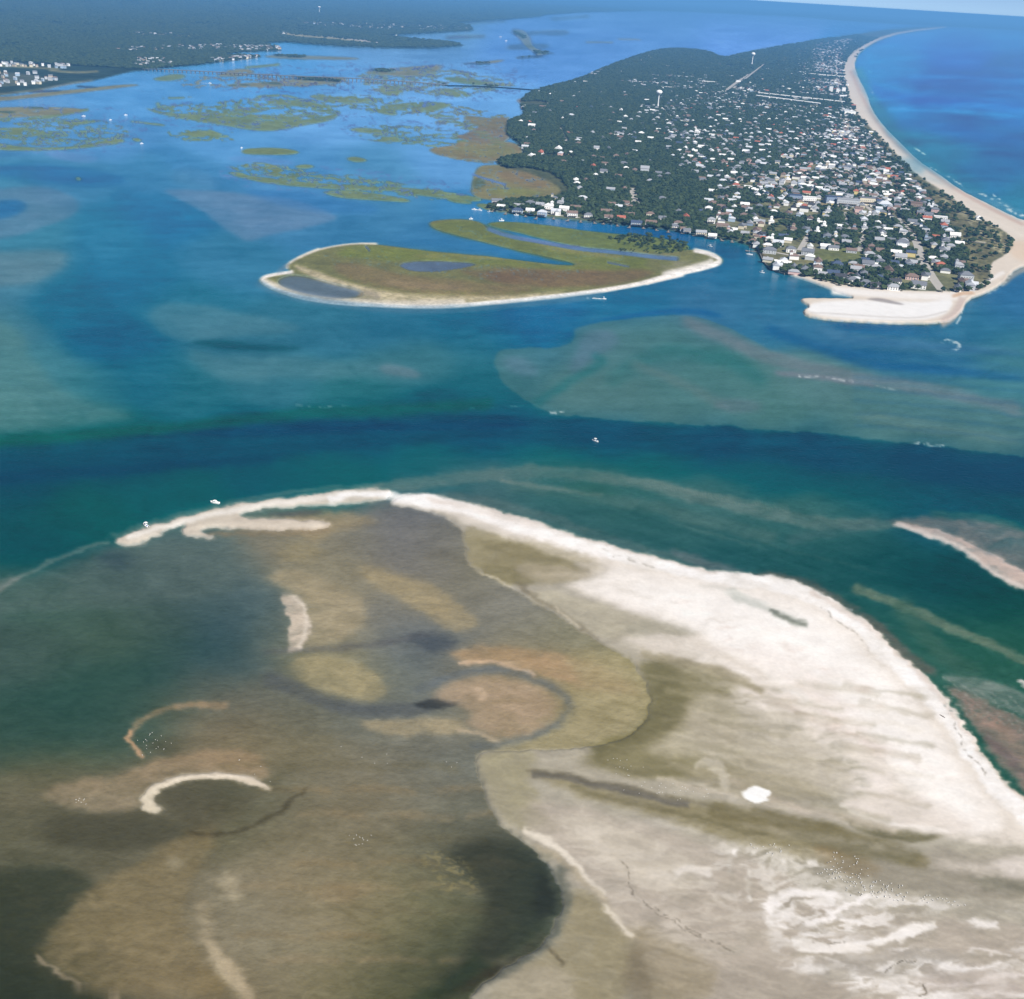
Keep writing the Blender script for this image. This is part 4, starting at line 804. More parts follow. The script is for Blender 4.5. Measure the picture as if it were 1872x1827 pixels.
M_CONC = plain('concrete', (.17, .175, .18), .9, .1); M_WHITE = plain('white_paint', (.80, .80, .78), .45, .4)
M_DARK = plain('dark_rubber', (.03, .03, .035)); M_BIRD = plain('white_plumage', (.78, .77, .74)); M_BLUEC = plain('blue_canvas', (.05, .12, .3))
WALLC = {'white': (.80, .79, .76), 'cream': (.62, .56, .42), 'pale grey': (.46, .48, .50), 'pale blue': (.34, .44, .54), 'tan': (.44, .37, .28), 'yellow': (.66, .55, .24), 'brown': (.24, .17, .13), 'pink': (.62, .42, .38), 'slate blue': (.20, .26, .36)}
ROOFC = {'grey': (.14, .15, .17), 'light grey': (.29, .30, .32), 'brown': (.17, .12, .10), 'dark blue': (.05, .07, .12), 'white': (.66, .66, .65), 'red': (.34, .11, .07), 'silver': (.46, .48, .51), 'black': (.045, .045, .05)}
MW = {k: plain('siding_' + k.replace(' ', '_'), v, .7, .3, 0, .05) for k, v in WALLC.items()}
MR_ = {k: plain('shingle_' + k.replace(' ', '_'), v, .8, .2, 0, .12, .8) for k, v in ROOFC.items()}

# ------------------------------------------------------------------ helpers for objects
C = S.collection
def mesh(name, V, F, mats, fm=None, sm=False):
    me = bpy.data.meshes.new(name); me.from_pydata([tuple(v) for v in V], [], F)
    for m in mats: me.materials.append(m)
    if fm: me.polygons.foreach_set('material_index', fm)
    if sm: me.polygons.foreach_set('use_smooth', [True] * len(F))
    me.update(); return me
def link(name, data, parent=None, loc=None, rz=None):
    o = bpy.data.objects.new(name, data); C.objects.link(o)
    if parent is not None: o.parent = parent
    if loc is not None: o.location = loc
    if rz is not None: o.rotation_euler = (0, 0, rz)
    return o
def thing(name, label, cat, loc=(0, 0, 0), rz=0, group=None, data=None):
    o = link(name, data, None, loc, rz); o['label'] = label; o['category'] = cat
    if group: o['group'] = group
    return o
class MB:
    def __init__(s): s.v = []; s.f = []; s.m = []
    def box(s, x0, x1, y0, y1, z0, z1, m=0):
        b = len(s.v); s.v += [(x0,y0,z0),(x1,y0,z0),(x1,y1,z0),(x0,y1,z0),(x0,y0,z1),(x1,y0,z1),(x1,y1,z1),(x0,y1,z1)]
        for q in ((0,3,2,1),(4,5,6,7),(0,1,5,4),(1,2,6,5),(2,3,7,6),(3,0,4,7)): s.f.append(tuple(b + i for i in q)); s.m.append(m)
        return s
    def poly(s, vs, fs, m=0):
        b = len(s.v); s.v += vs
        for q in fs: s.f.append(tuple(b + i for i in q)); s.m.append(m)
        return s
    def lathe(s, prof, n=16, x=0, y=0, m=0):
        b = len(s.v)
        for r, z in prof:
            for k in range(n): s.v.append((x + r * math.cos(2 * math.pi * k / n), y + r * math.sin(2 * math.pi * k / n), z))
        for i in range(len(prof) - 1):
            for k in range(n):
                k2 = (k + 1) % n; s.f.append((b + i*n + k, b + i*n + k2, b + (i+1)*n + k2, b + (i+1)*n + k)); s.m.append(m)
        s.f.append(tuple(b + (len(prof)-1)*n + k for k in range(n))); s.m.append(m)
        return s
    def gable(s, x0, x1, y0, y1, z, rise, th=.25, axis=0):
        # ridge along x (axis 0) or y
        if axis: a = [(y0,x0),(y1,x1)]
        P = lambda u, v, w: (u, v, w) if not axis else (v, u, w)
        if axis: x0, x1, y0, y1 = y0, y1, x0, x1
        ym = (y0 + y1) / 2; vs = [P(x0,y0,z),P(x1,y0,z),P(x1,y1,z),P(x0,y1,z),P(x0,ym,z+rise),P(x1,ym,z+rise)]
        return s.poly(vs, [(0,1,5,4),(2,3,4,5),(0,4,3),(1,2,5),(3,2,1,0)])
    def hip(s, x0, x1, y0, y1, z, rise):
        k = min(x1 - x0, y1 - y0) / 2 * .98; xm, ym = (x0+x1)/2, (y0+y1)/2
        if x1 - x0 >= y1 - y0: r = [(x0+k,ym,z+rise),(x1-k,ym,z+rise)]; fs = [(0,1,5,4),(2,3,4,5),(3,0,4),(1,2,5),(3,2,1,0)]
        else: r = [(xm,y0+k,z+rise),(xm,y1-k,z+rise)]; fs = [(0,1,4),(1,2,5,4),(2,3,5),(3,0,4,5),(3,2,1,0)]
        return s.poly([(x0,y0,z),(x1,y0,z),(x1,y1,z),(x0,y1,z)] + r, fs)
    def mesh(s, name, mats): return mesh(name, s.v, s.f, mats, s.m)

# ------------------------------------------------------------------ the ground sheets
AFIT = dict(E=(1,1,1), b0=(0,0,0))
CAL = dict(ld=[6.1625,6.2093,6.2595,6.3229,6.3860,6.4467,6.5120,6.5860,6.6572,6.7226,6.7870,6.8542,6.9268,7.0056,7.0914,7.1870,7.3257,7.5227,7.8410,8.2818,9.2030], a=[[1.5907,1.6121,1.6121,1.6095,1.6068,1.6010,1.5749,1.5686,1.5393,1.5284,1.4989,1.4863,1.4564,1.4266,1.3919,1.3402,1.2605,1.1465,0.9208,0.6592,0.3735],[1.5639,1.5594,1.5812,1.5714,1.5663,1.5557,1.5444,1.5325,1.5061,1.4870,1.4664,1.4518,1.4287,1.3954,1.3605,1.3140,1.2330,1.1192,0.8991,0.6515,0.3677],[1.5400,1.5533,1.5533,1.5588,1.5513,1.5357,1.5276,1.5121,1.4936,1.4719,1.4509,1.4344,1.4111,1.3798,1.3529,1.2959,1.2190,1.1036,0.8818,0.6516,0.3647]], b=[[0.0040,0.0040,0.0044,0.0048,0.0052,0.0056,0.0060,0.0070,0.0075,0.0086,0.0097,0.0103,0.0123,0.0137,0.0160,0.0194,0.0262,0.0343,0.0529,0.0742,0.0976],[0.0116,0.0123,0.0130,0.0137,0.0152,0.0160,0.0176,0.0194,0.0212,0.0232,0.0252,0.0284,0.0319,0.0356,0.0409,0.0482,0.0630,0.0844,0.1248,0.1779,0.2462],[0.0232,0.0242,0.0262,0.0273,0.0296,0.0319,0.0343,0.0382,0.0423,0.0467,0.0513,0.0578,0.0648,0.0742,0.0844,0.0999,0.1248,0.1651,0.2423,0.3325,0.4910]])
WTEST = None
HAZE_D = 7.2e-5; HAZE_C = (.18, .51, 1.0, 1)
xs = np.concatenate([[-2600, -1900, -1400, -1000, -700, -480], np.linspace(-298, -6, 46, endpoint=False), np.linspace(-6, 1878, 900), np.linspace(1878, 2170, 46)[1:], [2350, 2600, 3000, 3500, 4200]])
ts = [14.0]
while ts[-1] < 2600:
    t_ = ts[-1]; ts.append(t_ + (1.1 if t_ < 70 else 1.5 if t_ < 620 else 2.6 if t_ < 1870 else 26))
ts = np.array(ts)
GXX, TT = np.meshgrid(xs, ts)
GYY = horizon(GXX) + TT
nr, nc = GXX.shape
WX, WY = ground(GXX, GYY)
fi = (GYY - Y0) / CELL - .5; fj = (GXX - X0) / CELL - .5
cv = samp(COL, fi, fj); hv = samp(LAND, fi, fj)
lin = s2l(cv)
dist = np.sqrt(WX ** 2 + WY ** 2 + ALT ** 2)
alb_land = lin * .62
def water_albedo(lin, dist):
    if not CAL: return lin * .5
    ld = np.log(dist); out = np.empty_like(lin)
    for k in range(3):
        a = np.interp(ld, CAL['ld'], CAL['a'][k]); b_ = np.interp(ld, CAL['ld'], CAL['b'][k])
        out[..., k] = (lin[..., k] - b_) / a
    return np.clip(out, 0.0006, .85)
if WTEST is not None: alb_w = np.full(lin.shape, WTEST)
else: alb_w = water_albedo(lin, dist)
wl = np.clip((hv + .25) / .3, 0, 1)[..., None]           # at the waterline the wet sand shows through
def sheet(name, sel, Z, colr, mat):
    idx = np.full(nr * nc, -1, np.int64); q = np.argwhere(sel)
    i, j = q[:, 0], q[:, 1]
    quad = np.stack([i * nc + j, (i + 1) * nc + j, (i + 1) * nc + j + 1, i * nc + j + 1], 1)
    used = np.unique(quad); idx[used] = np.arange(len(used)); quad = idx[quad]
    me = bpy.data.meshes.new(name); me.vertices.add(len(used)); me.loops.add(quad.size); me.polygons.add(len(quad))
    co = np.stack([WX.ravel()[used], WY.ravel()[used], Z.ravel()[used]], 1).astype(np.float32)
    me.vertices.foreach_set('co', co.ravel()); me.loops.foreach_set('vertex_index', quad.ravel().astype(np.int32))
    me.polygons.foreach_set('loop_start', np.arange(0, quad.size, 4, dtype=np.int32)); me.polygons.foreach_set('loop_total', np.full(len(quad), 4, np.int32))
    me.polygons.foreach_set('use_smooth', np.ones(len(quad), bool))
    me.update(); at_ = me.color_attributes.new('tint', 'FLOAT_COLOR', 'POINT')
    cc = np.concatenate([colr.reshape(-1, 3)[used], np.ones((len(used), 1))], 1).astype(np.float32); at_.data.foreach_set('color', cc.ravel())
    me.materials.append(mat); o = link(name, me); o['kind'] = 'structure'
    return o
allf = np.ones((nr - 1, nc - 1), bool)
hmin = np.minimum.reduce([hv[:-1, :-1], hv[1:, :-1], hv[:-1, 1:], hv[1:, 1:]])
o = sheet('water', hmin < .3, np.zeros_like(hv), alb_w, M_WATER)
o['label'] = 'blue green inlet and ocean water shading to brown over the shallow flats'
hmax = np.maximum.reduce([hv[:-1, :-1], hv[1:, :-1], hv[:-1, 1:], hv[1:, 1:]])
rv = REG[np.clip(np.round(fi).astype(int), 0, NY - 1), np.clip(np.round(fj).astype(int), 0, NX - 1)]
rq = np.maximum.reduce([rv[:-1, :-1], rv[1:, :-1], rv[:-1, 1:], rv[1:, 1:]])
ROUGHZ = {'mainland': 0}
for rid, nm in REGN.items():
    if nm is None: continue
    sel = (rq == rid) & (hmax > 0)
    if sel.sum() < 2: continue
    mat = {'mainland': M_WOODS, 'barrier_island': M_EARTH, 'marsh_island': M_MARSH}.get(nm, M_SAND)
    o = sheet(nm, sel, np.clip(hv, -.5, 9), alb_land * (1 + (np.array([.18, .26, .05]) if nm == 'marsh_island' else np.zeros(3)) * st(.30, .16, lin.mean(-1))[..., None]), mat)
ground_h = lambda px, py: float(samp(LAND, np.array([(py - Y0) / CELL - .5]), np.array([(px - X0) / CELL - .5]))[0])

# ------------------------------------------------------------------ air
haze_me = MB().box(-90000, 90000, -3000, 90000, -3, ALT + 2).mesh('haze', [])
hz = link('haze', haze_me); hz['kind'] = 'stuff'; hz['label'] = 'pale blue haze lying over the whole coast'
hm = bpy.data.materials.new('haze'); hm.use_nodes = True; t = hm.node_tree; t.nodes.clear()
pv = t.nodes.new('ShaderNodeVolumePrincipled'); pv.inputs['Density'].default_value = HAZE_D; pv.inputs['Color'].default_value = HAZE_C
pv.inputs['Anisotropy'].default_value = 0.0
ho = t.nodes.new('ShaderNodeOutputMaterial'); t.links.new(pv.outputs[0], ho.inputs['Volume']); haze_me.materials.append(hm)

# ================================================================== trees
def blob(seed, lobes, s=1.0, sub=2):
    rn = random.Random(seed); V = []; F = []
    for (cx, cy, cz, r, rz_) in lobes:
        bm = bmesh.new(); bmesh.ops.create_icosphere(bm, subdivisions=sub, radius=1)
        b = len(V)
        for v in bm.verts:
            k = 1 + rn.uniform(-.24, .26)
            V.append((cx + v.co.x * r * k, cy + v.co.y * r * k, cz + v.co.z * rz_ * k))
        for f in bm.faces: F.append(tuple(b + v.index for v in f.verts))
        bm.free()
    return V, F
def crown_mesh(seed, w, h):
    rn = random.Random(seed)
    L = [(0, 0, h * .62, w * .36, h * .30)]
    for k in range(7):
        a = rn.uniform(0, 6.28); q = rn.uniform(.2, .36) * w
        L.append((q * math.cos(a), q * math.sin(a), h * rn.uniform(.42, .78), w * rn.uniform(.14, .24), h * rn.uniform(.12, .2)))
    V, F = blob(seed, L[:1], sub=2); V2, F2 = blob(seed + 50, L[1:], sub=1)
    b = len(V); V += V2; F += [tuple(i + b for i in f) for f in F2]
    for k in range(60):   # loose leaf sprays at the rim
        a = rn.uniform(0, 6.28); e = rn.uniform(-.3, 1.3); q = w * .5 * rn.uniform(.75, 1.02)
        p = Vector((q * math.cos(a) * math.cos(e), q * math.sin(a) * math.cos(e), h * .6 + h * .36 * math.sin(e))); b = len(V)
        for _ in range(3): V.append(tuple(p + Vector((rn.uniform(-.6, .6), rn.uniform(-.6, .6), rn.uniform(-.5, .5)))))
        F.append((b, b + 1, b + 2))
    return mesh('crown', V, F, [M_LEAF])
def trunk_mesh(h):
    m = MB(); m.lathe([(.32, 0), (.24, h * .25), (.16, h * .5)], 7)
    for a in (0.4, 2.5, 4.6):
        dx, dy = math.cos(a), math.sin(a)
        m.poly([(0,.1,h*.3),(0,-.1,h*.3),(.1,0,h*.34),(dx*h*.2,dy*h*.2,h*.62)], [(0,1,3),(1,2,3),(2,0,3)])
    return m.mesh('trunk', [M_BARK])
CR = [crown_mesh(3, 9.5, 7.5), crown_mesh(14, 7.5, 9), crown_mesh(25, 12, 8)]; TK = [trunk_mesh(7), trunk_mesh(9), trunk_mesh(8)]

# density fields on the chart (where woods and houses stand)
def field(layers):
    A = np.zeros((NY, NX), np.float32)
    for p, v, bl in layers:
        r = mask(p, bl, 5)
        if r: A[r[0]] += (v - A[r[0]]) * r[1]
    return A
WOOD = field([(bi, .5, 2), (TOWN, .42, 6), ([(1230,195),(1400,200),(1530,205),(1510,250),(1400,262),(1300,255)], .9, 6), ([(1330,255),(1480,245),(1530,260),(1480,310),(1380,320),(1320,300)], .72, 6), ([(1370,120),(1460,90),(1510,130),(1480,176),(1380,172)], .86, 5), ([(1470,140),(1540,145),(1550,180),(1480,176)], .5, 3),
    ([(895,372),(1015,360),(1030,345),(985,320),(900,300),(925,285),(962,285),(962,262),(925,244),(925,222),(962,212),(950,190),(970,168),(1050,148),(1110,122),(1172,100),(1222,88),(1292,93),(1330,108),(1330,170),(1350,200),(1350,260),(1330,330),(1290,380),(1290,425),(1230,418),(1100,400),(1000,380)], .93, 3),
    ([(1330,100),(1400,92),(1480,80),(1500,110),(1440,160),(1350,170)], .8, 5),
    ([(1400,330),(1500,320),(1600,340),(1680,380),(1700,400),(1450,400),(1380,370)], .34, 5),
    ([(1380,395),(1500,392),(1600,400),(1620,430),(1500,425),(1400,415)], .7, 4),
    ([(1560,425),(1640,425),(1650,480),(1580,480)], .6, 3), ([(1690,400),(1760,440),(1790,500),(1760,520),(1720,500),(1680,440)], .66, 3),
    ([(1500,440),(1560,440),(1560,456),(1500,456)], .6, 2), ([(1570,480),(1690,480),(1700,525),(1580,520)], .5, 3),
    ([(1450,455),(1570,458),(1590,470),(1560,486),(1480,480),(1440,470)], .05, 2), ([(1370,410),(1450,412),(1450,432),(1370,428)], .2, 2), ([(1400,455),(1450,460),(1510,490),(1450,490),(1405,480)], .08, 2),
    ([(1480,78),(1560,70),(1700,48),(1640,54),(1600,70),(1560,88),(1540,110),(1538,165),(1490,160)], .3, 3), (dunes, .16, 2), (beach, 0, 1), ([(1315,170),(1400,112),(1404,118),(1330,172)], 0, 1), ([(860,310),(1000,306),(1050,345),(1020,366),(870,366)], 0, 2),
    ([(862,330),(880,322),(892,340),(868,352)], .7, 1), ([(945,186),(1000,186),(1000,196),(950,196)], 0, 1), ([(900,215),(930,215),(925,285),(830,285),(820,250)], 0, 1)])
ROADS = [('curved pale street', [(1640,398),(1648,410),(1664,424),(1675,440),(1681,460),(1686,478),(1697,494),(1706,510),(1722,531)], 10),
    ('short pale street', [(1536,388),(1546,398),(1552,422)], 7), ('cul-de-sac', [(1579,430),(1575,446),(1569,460)], 7), ('side street', [(1491,416),(1480,428),(1469,446),(1462,458)], 7),
    ('cleared lane', [(1156,344),(1157,358),(1159,370),(1170,374)], 12), ('wood lane', [(1024,234),(1032,250),(1036,264)], 9), ('tower lane', [(1210,198),(1220,210),(1230,222)], 7),
    ('cross street', [(1536,389),(1600,391),(1642,399)], 7), ('beach street', [(1530,205),(1542,222),(1552,240)], 8), ('ocean road', [(1700,398),(1640,352),(1590,300),(1560,250),(1540,200),(1528,140),(1530,100)], 7),
    ('inner road', [(1600,391),(1540,340),(1500,290),(1470,230)], 6), ('school drive', [(990,286),(1020,286),(1050,288)], 8), ('yard lane',[(1420,462),(1450,468),(1480,464)],6),
    ('bank lane', [(930,384),(1000,392),(1060,398)], 4)]
ROADP = []
for nm, pts, wd in ROADS:
    W3 = [at(x, y, 2.2) for x, y in smooth([p for p in pts], 2, False)]
    V = []; F = []
    for i, p in enumerate(W3):
        a = W3[max(0, i - 1)]; c = W3[min(len(W3) - 1, i + 1)]; d = (c - a); d.z = 0; d.normalize(); n = Vector((-d.y, d.x, 0)) * wd * .68; ROADP.append((p.x, p.y, wd * .68 + 1.5))
        V += [(p.x + n.x, p.y + n.y, 2.27), (p.x - n.x, p.y - n.y, 2.27)]
    F = [(2*i, 2*i+1, 2*i+3, 2*i+2) for i in range(len(W3) - 1)]
    o = link('road', mesh('road', V, F, [M_PAVE])); o['kind'] = 'structure'
    r = mask(pts, .7, 0, w=max(2.4, wd * FOC / W3[len(W3)//2].length * .75)); WOOD[r[0]] *= (1 - np.clip(r[1] * 1.6, 0, 1)); 
# the long straight clearing with its twin strips and the far airfield
for nm, q in (('airstrip', [(1316,171),(1322,172),(1396,116),(1392,115)]), ('airstrip', [(1325,172),(1331,171),(1397,118),(1394.5,117.5)]), ('taxiway', [(1336,171),(1341,171),(1368,150),(1364,149)]), ('access_road', [(1360,170),(1366,171),(1376,160),(1373,158)])):
    o = link(nm, mesh(nm, [tuple(at(x, y, 2.2).xy) + (2.27,) for x, y in q], [(0, 1, 2, 3)], [M_PAVE])); o['kind'] = 'structure'
o = link('runway', mesh('runway', [tuple(at(x, y, 1.6).xy) + (1.7,) for x, y in [(545,60.5),(600,64),(660,71),(700,78),(694,79.6),(650,74),(595,67),(545,63)]], [(0,1,6,7),(1,2,5,6),(2,3,4,5)], [M_PAVE])); o['kind'] = 'structure'

# ================================================================== houses
def tangent(px, py):
    pts = [(1722,531),(1681,460),(1640,398),(1590,300),(1552,240),(1540,180),(1535,120)] if py > 100 else [(1535,120),(1560,90),(1620,62)]
    best = min(range(len(pts) - 1), key=lambda i: abs((pts[i][1] + pts[i+1][1]) / 2 - py))
    a = at(*pts[best]); b_ = at(*pts[best + 1]); return math.atan2(b_.y - a.y, b_.x - a.x)
_cache = {}
def parts_of(form, L, Wd, H):
    """dict of part meshes for one form of house (z = 0 at the ground)"""
    k = (form, L, Wd, H)
    if k in _cache: return _cache[k]
    x, y = L / 2, Wd / 2; w = MB(); r = MB(); d = {}
    o = .6
    if form == 'gabled': w.box(-x, x, -y, y, 0, H); w.poly([(-x,-y,H),(-x,y,H),(-x,0,H+Wd*.33)], [(0,2,1)]); w.poly([(x,-y,H),(x,y,H),(x,0,H+Wd*.33)], [(0,1,2)]); r.gable(-x - o, x + o, -y - o, y + o, H + .05, Wd * .37)
    elif form == 'hipped': w.box(-x, x, -y, y, 0, H); r.hip(-x - o, x + o, -y - o, y + o, H + .03, Wd * .33)
    elif form == 'cross gabled':
        w.box(-x, x, -y, y, 0, H); w.box(-x * .1, x * .65, -y - 3.2, -y + .1, 0, H - .02); w.poly([(-x*.1,-y-3.2,H),(x*.65,-y-3.2,H),(x*.275,-y-3.2,H+3)], [(0,1,2)])
        r.gable(-x - o, x + o, -y - o, y + o, H + .05, Wd * .36); r.gable(-x * .1 - o, x * .65 + o, -y - 3.9, 0, H + .09, 3.2, axis=1)
    elif form == 'towered':
        w.box(-x, x, -y, y, 0, H); w.box(x * .3, x * .95, -y * .5, y * .5, H - .1, H + 5.5); r.hip(-x - o, x + o, -y - o, y + o, H + .03, Wd * .3); r.hip(x * .3 - o, x * .95 + o, -y * .5 - o, y * .5 + o, H + 5.52, 2.4)
    elif form == 'flat roofed': w.box(-x, x, -y, y, 0, H); r.box(-x - .3, x + .3, -y - .3, y + .3, H + .02, H + .6)
    else: w.box(-x, x, -y, y, 0, H); r.gable(-x - o, x + o, -y - o, y + o, H + .05, Wd * .28)
    d['wall'] = w.mesh('wall', [MW['white']]); d['roof'] = r.mesh('roof', [MR_['grey']])
    dk = MB(); z = max(2.6, H * .45)
    dk.box(-x * .8, x * .8, -y - 3.0, -y - .02, z - .25, z)
    for sx in (-.78, -.26, .26, .78): dk.box(x * sx - .12, x * sx + .12, -y - 2.95, -y - 2.7, 0, z - .26)
    dk.box(-x * .8, x * .8, -y - 3.0, -y - 2.93, z + .9, z + 1.0)
    for i in range(9): dk.box(-x * .8 + i * x * .2 - .04 + .05, -x * .8 + i * x * .2 + .04 + .05, -y - 3.0, -y - 2.94, z + .01, z + .9)
    d['deck'] = dk.mesh('deck', [M_WOOD])
    d['chimney'] = MB().box(x * .5, x * .5 + 1, -.5, .5, H, H + Wd * .37 + 1.3).mesh('chimney', [M_CONC])
    wn = MB(); wn.box(-.85, .85, -.05, .02, 0, 1.5, 1); wn.box(-.7, .7, -.09, -.045, .13, 1.37, 0); d['window'] = wn.mesh('window', [M_GLASS, M_WHITE])
    dr = MB(); dr.box(-.55, .55, -.07, .02, 0, 2.1, 0); d['door'] = dr.mesh('door', [M_BLUEC])
    _cache[k] = d; return d
HOUSES = []
def setmat(o, m): o.material_slots[0].link = 'OBJECT'; o.material_slots[0].material = m
def house(loc, rz, form, L, Wd, H, wc, rc, detail=0, label=None, name='house', cat='house', group='houses of the island town'):
    d = parts_of(form, L, Wd, H); e = thing(name, label or '', cat, loc, rz, group)
    w = link('wall', d['wall'], e); setmat(w, MW[wc]); r = link('roof', d['roof'], e); setmat(r, MR_[rc])
    if detail >= 1: link('deck', d['deck'], e)
    if detail >= 2:
        if form not in ('flat roofed',): link('chimney', d['chimney'], r)
        fl_ = [1.0] if H < 4.5 else [H * .12 + .4, H * .58]
        for z in fl_:
            n = max(3, int(L / 3.4))
            for i in range(n):
                xw = -L / 2 + L * (i + .5) / n
                for sgn, rr in ((-1, 0), (1, math.pi)):
                    q = link('window', d['window'], w, (xw, sgn * (Wd / 2 + .01), z), rr)
            for i in range(2):
                for sgn, rr in ((1, math.pi / 2), (-1, -math.pi / 2)): link('window', d['window'], w, (sgn * (L / 2 + .01), (i - .5) * Wd * .45, z), rr)
        link('door', d['door'], w, (L * .12 + 1.6, -Wd / 2 - .02, 0.05))
    return e
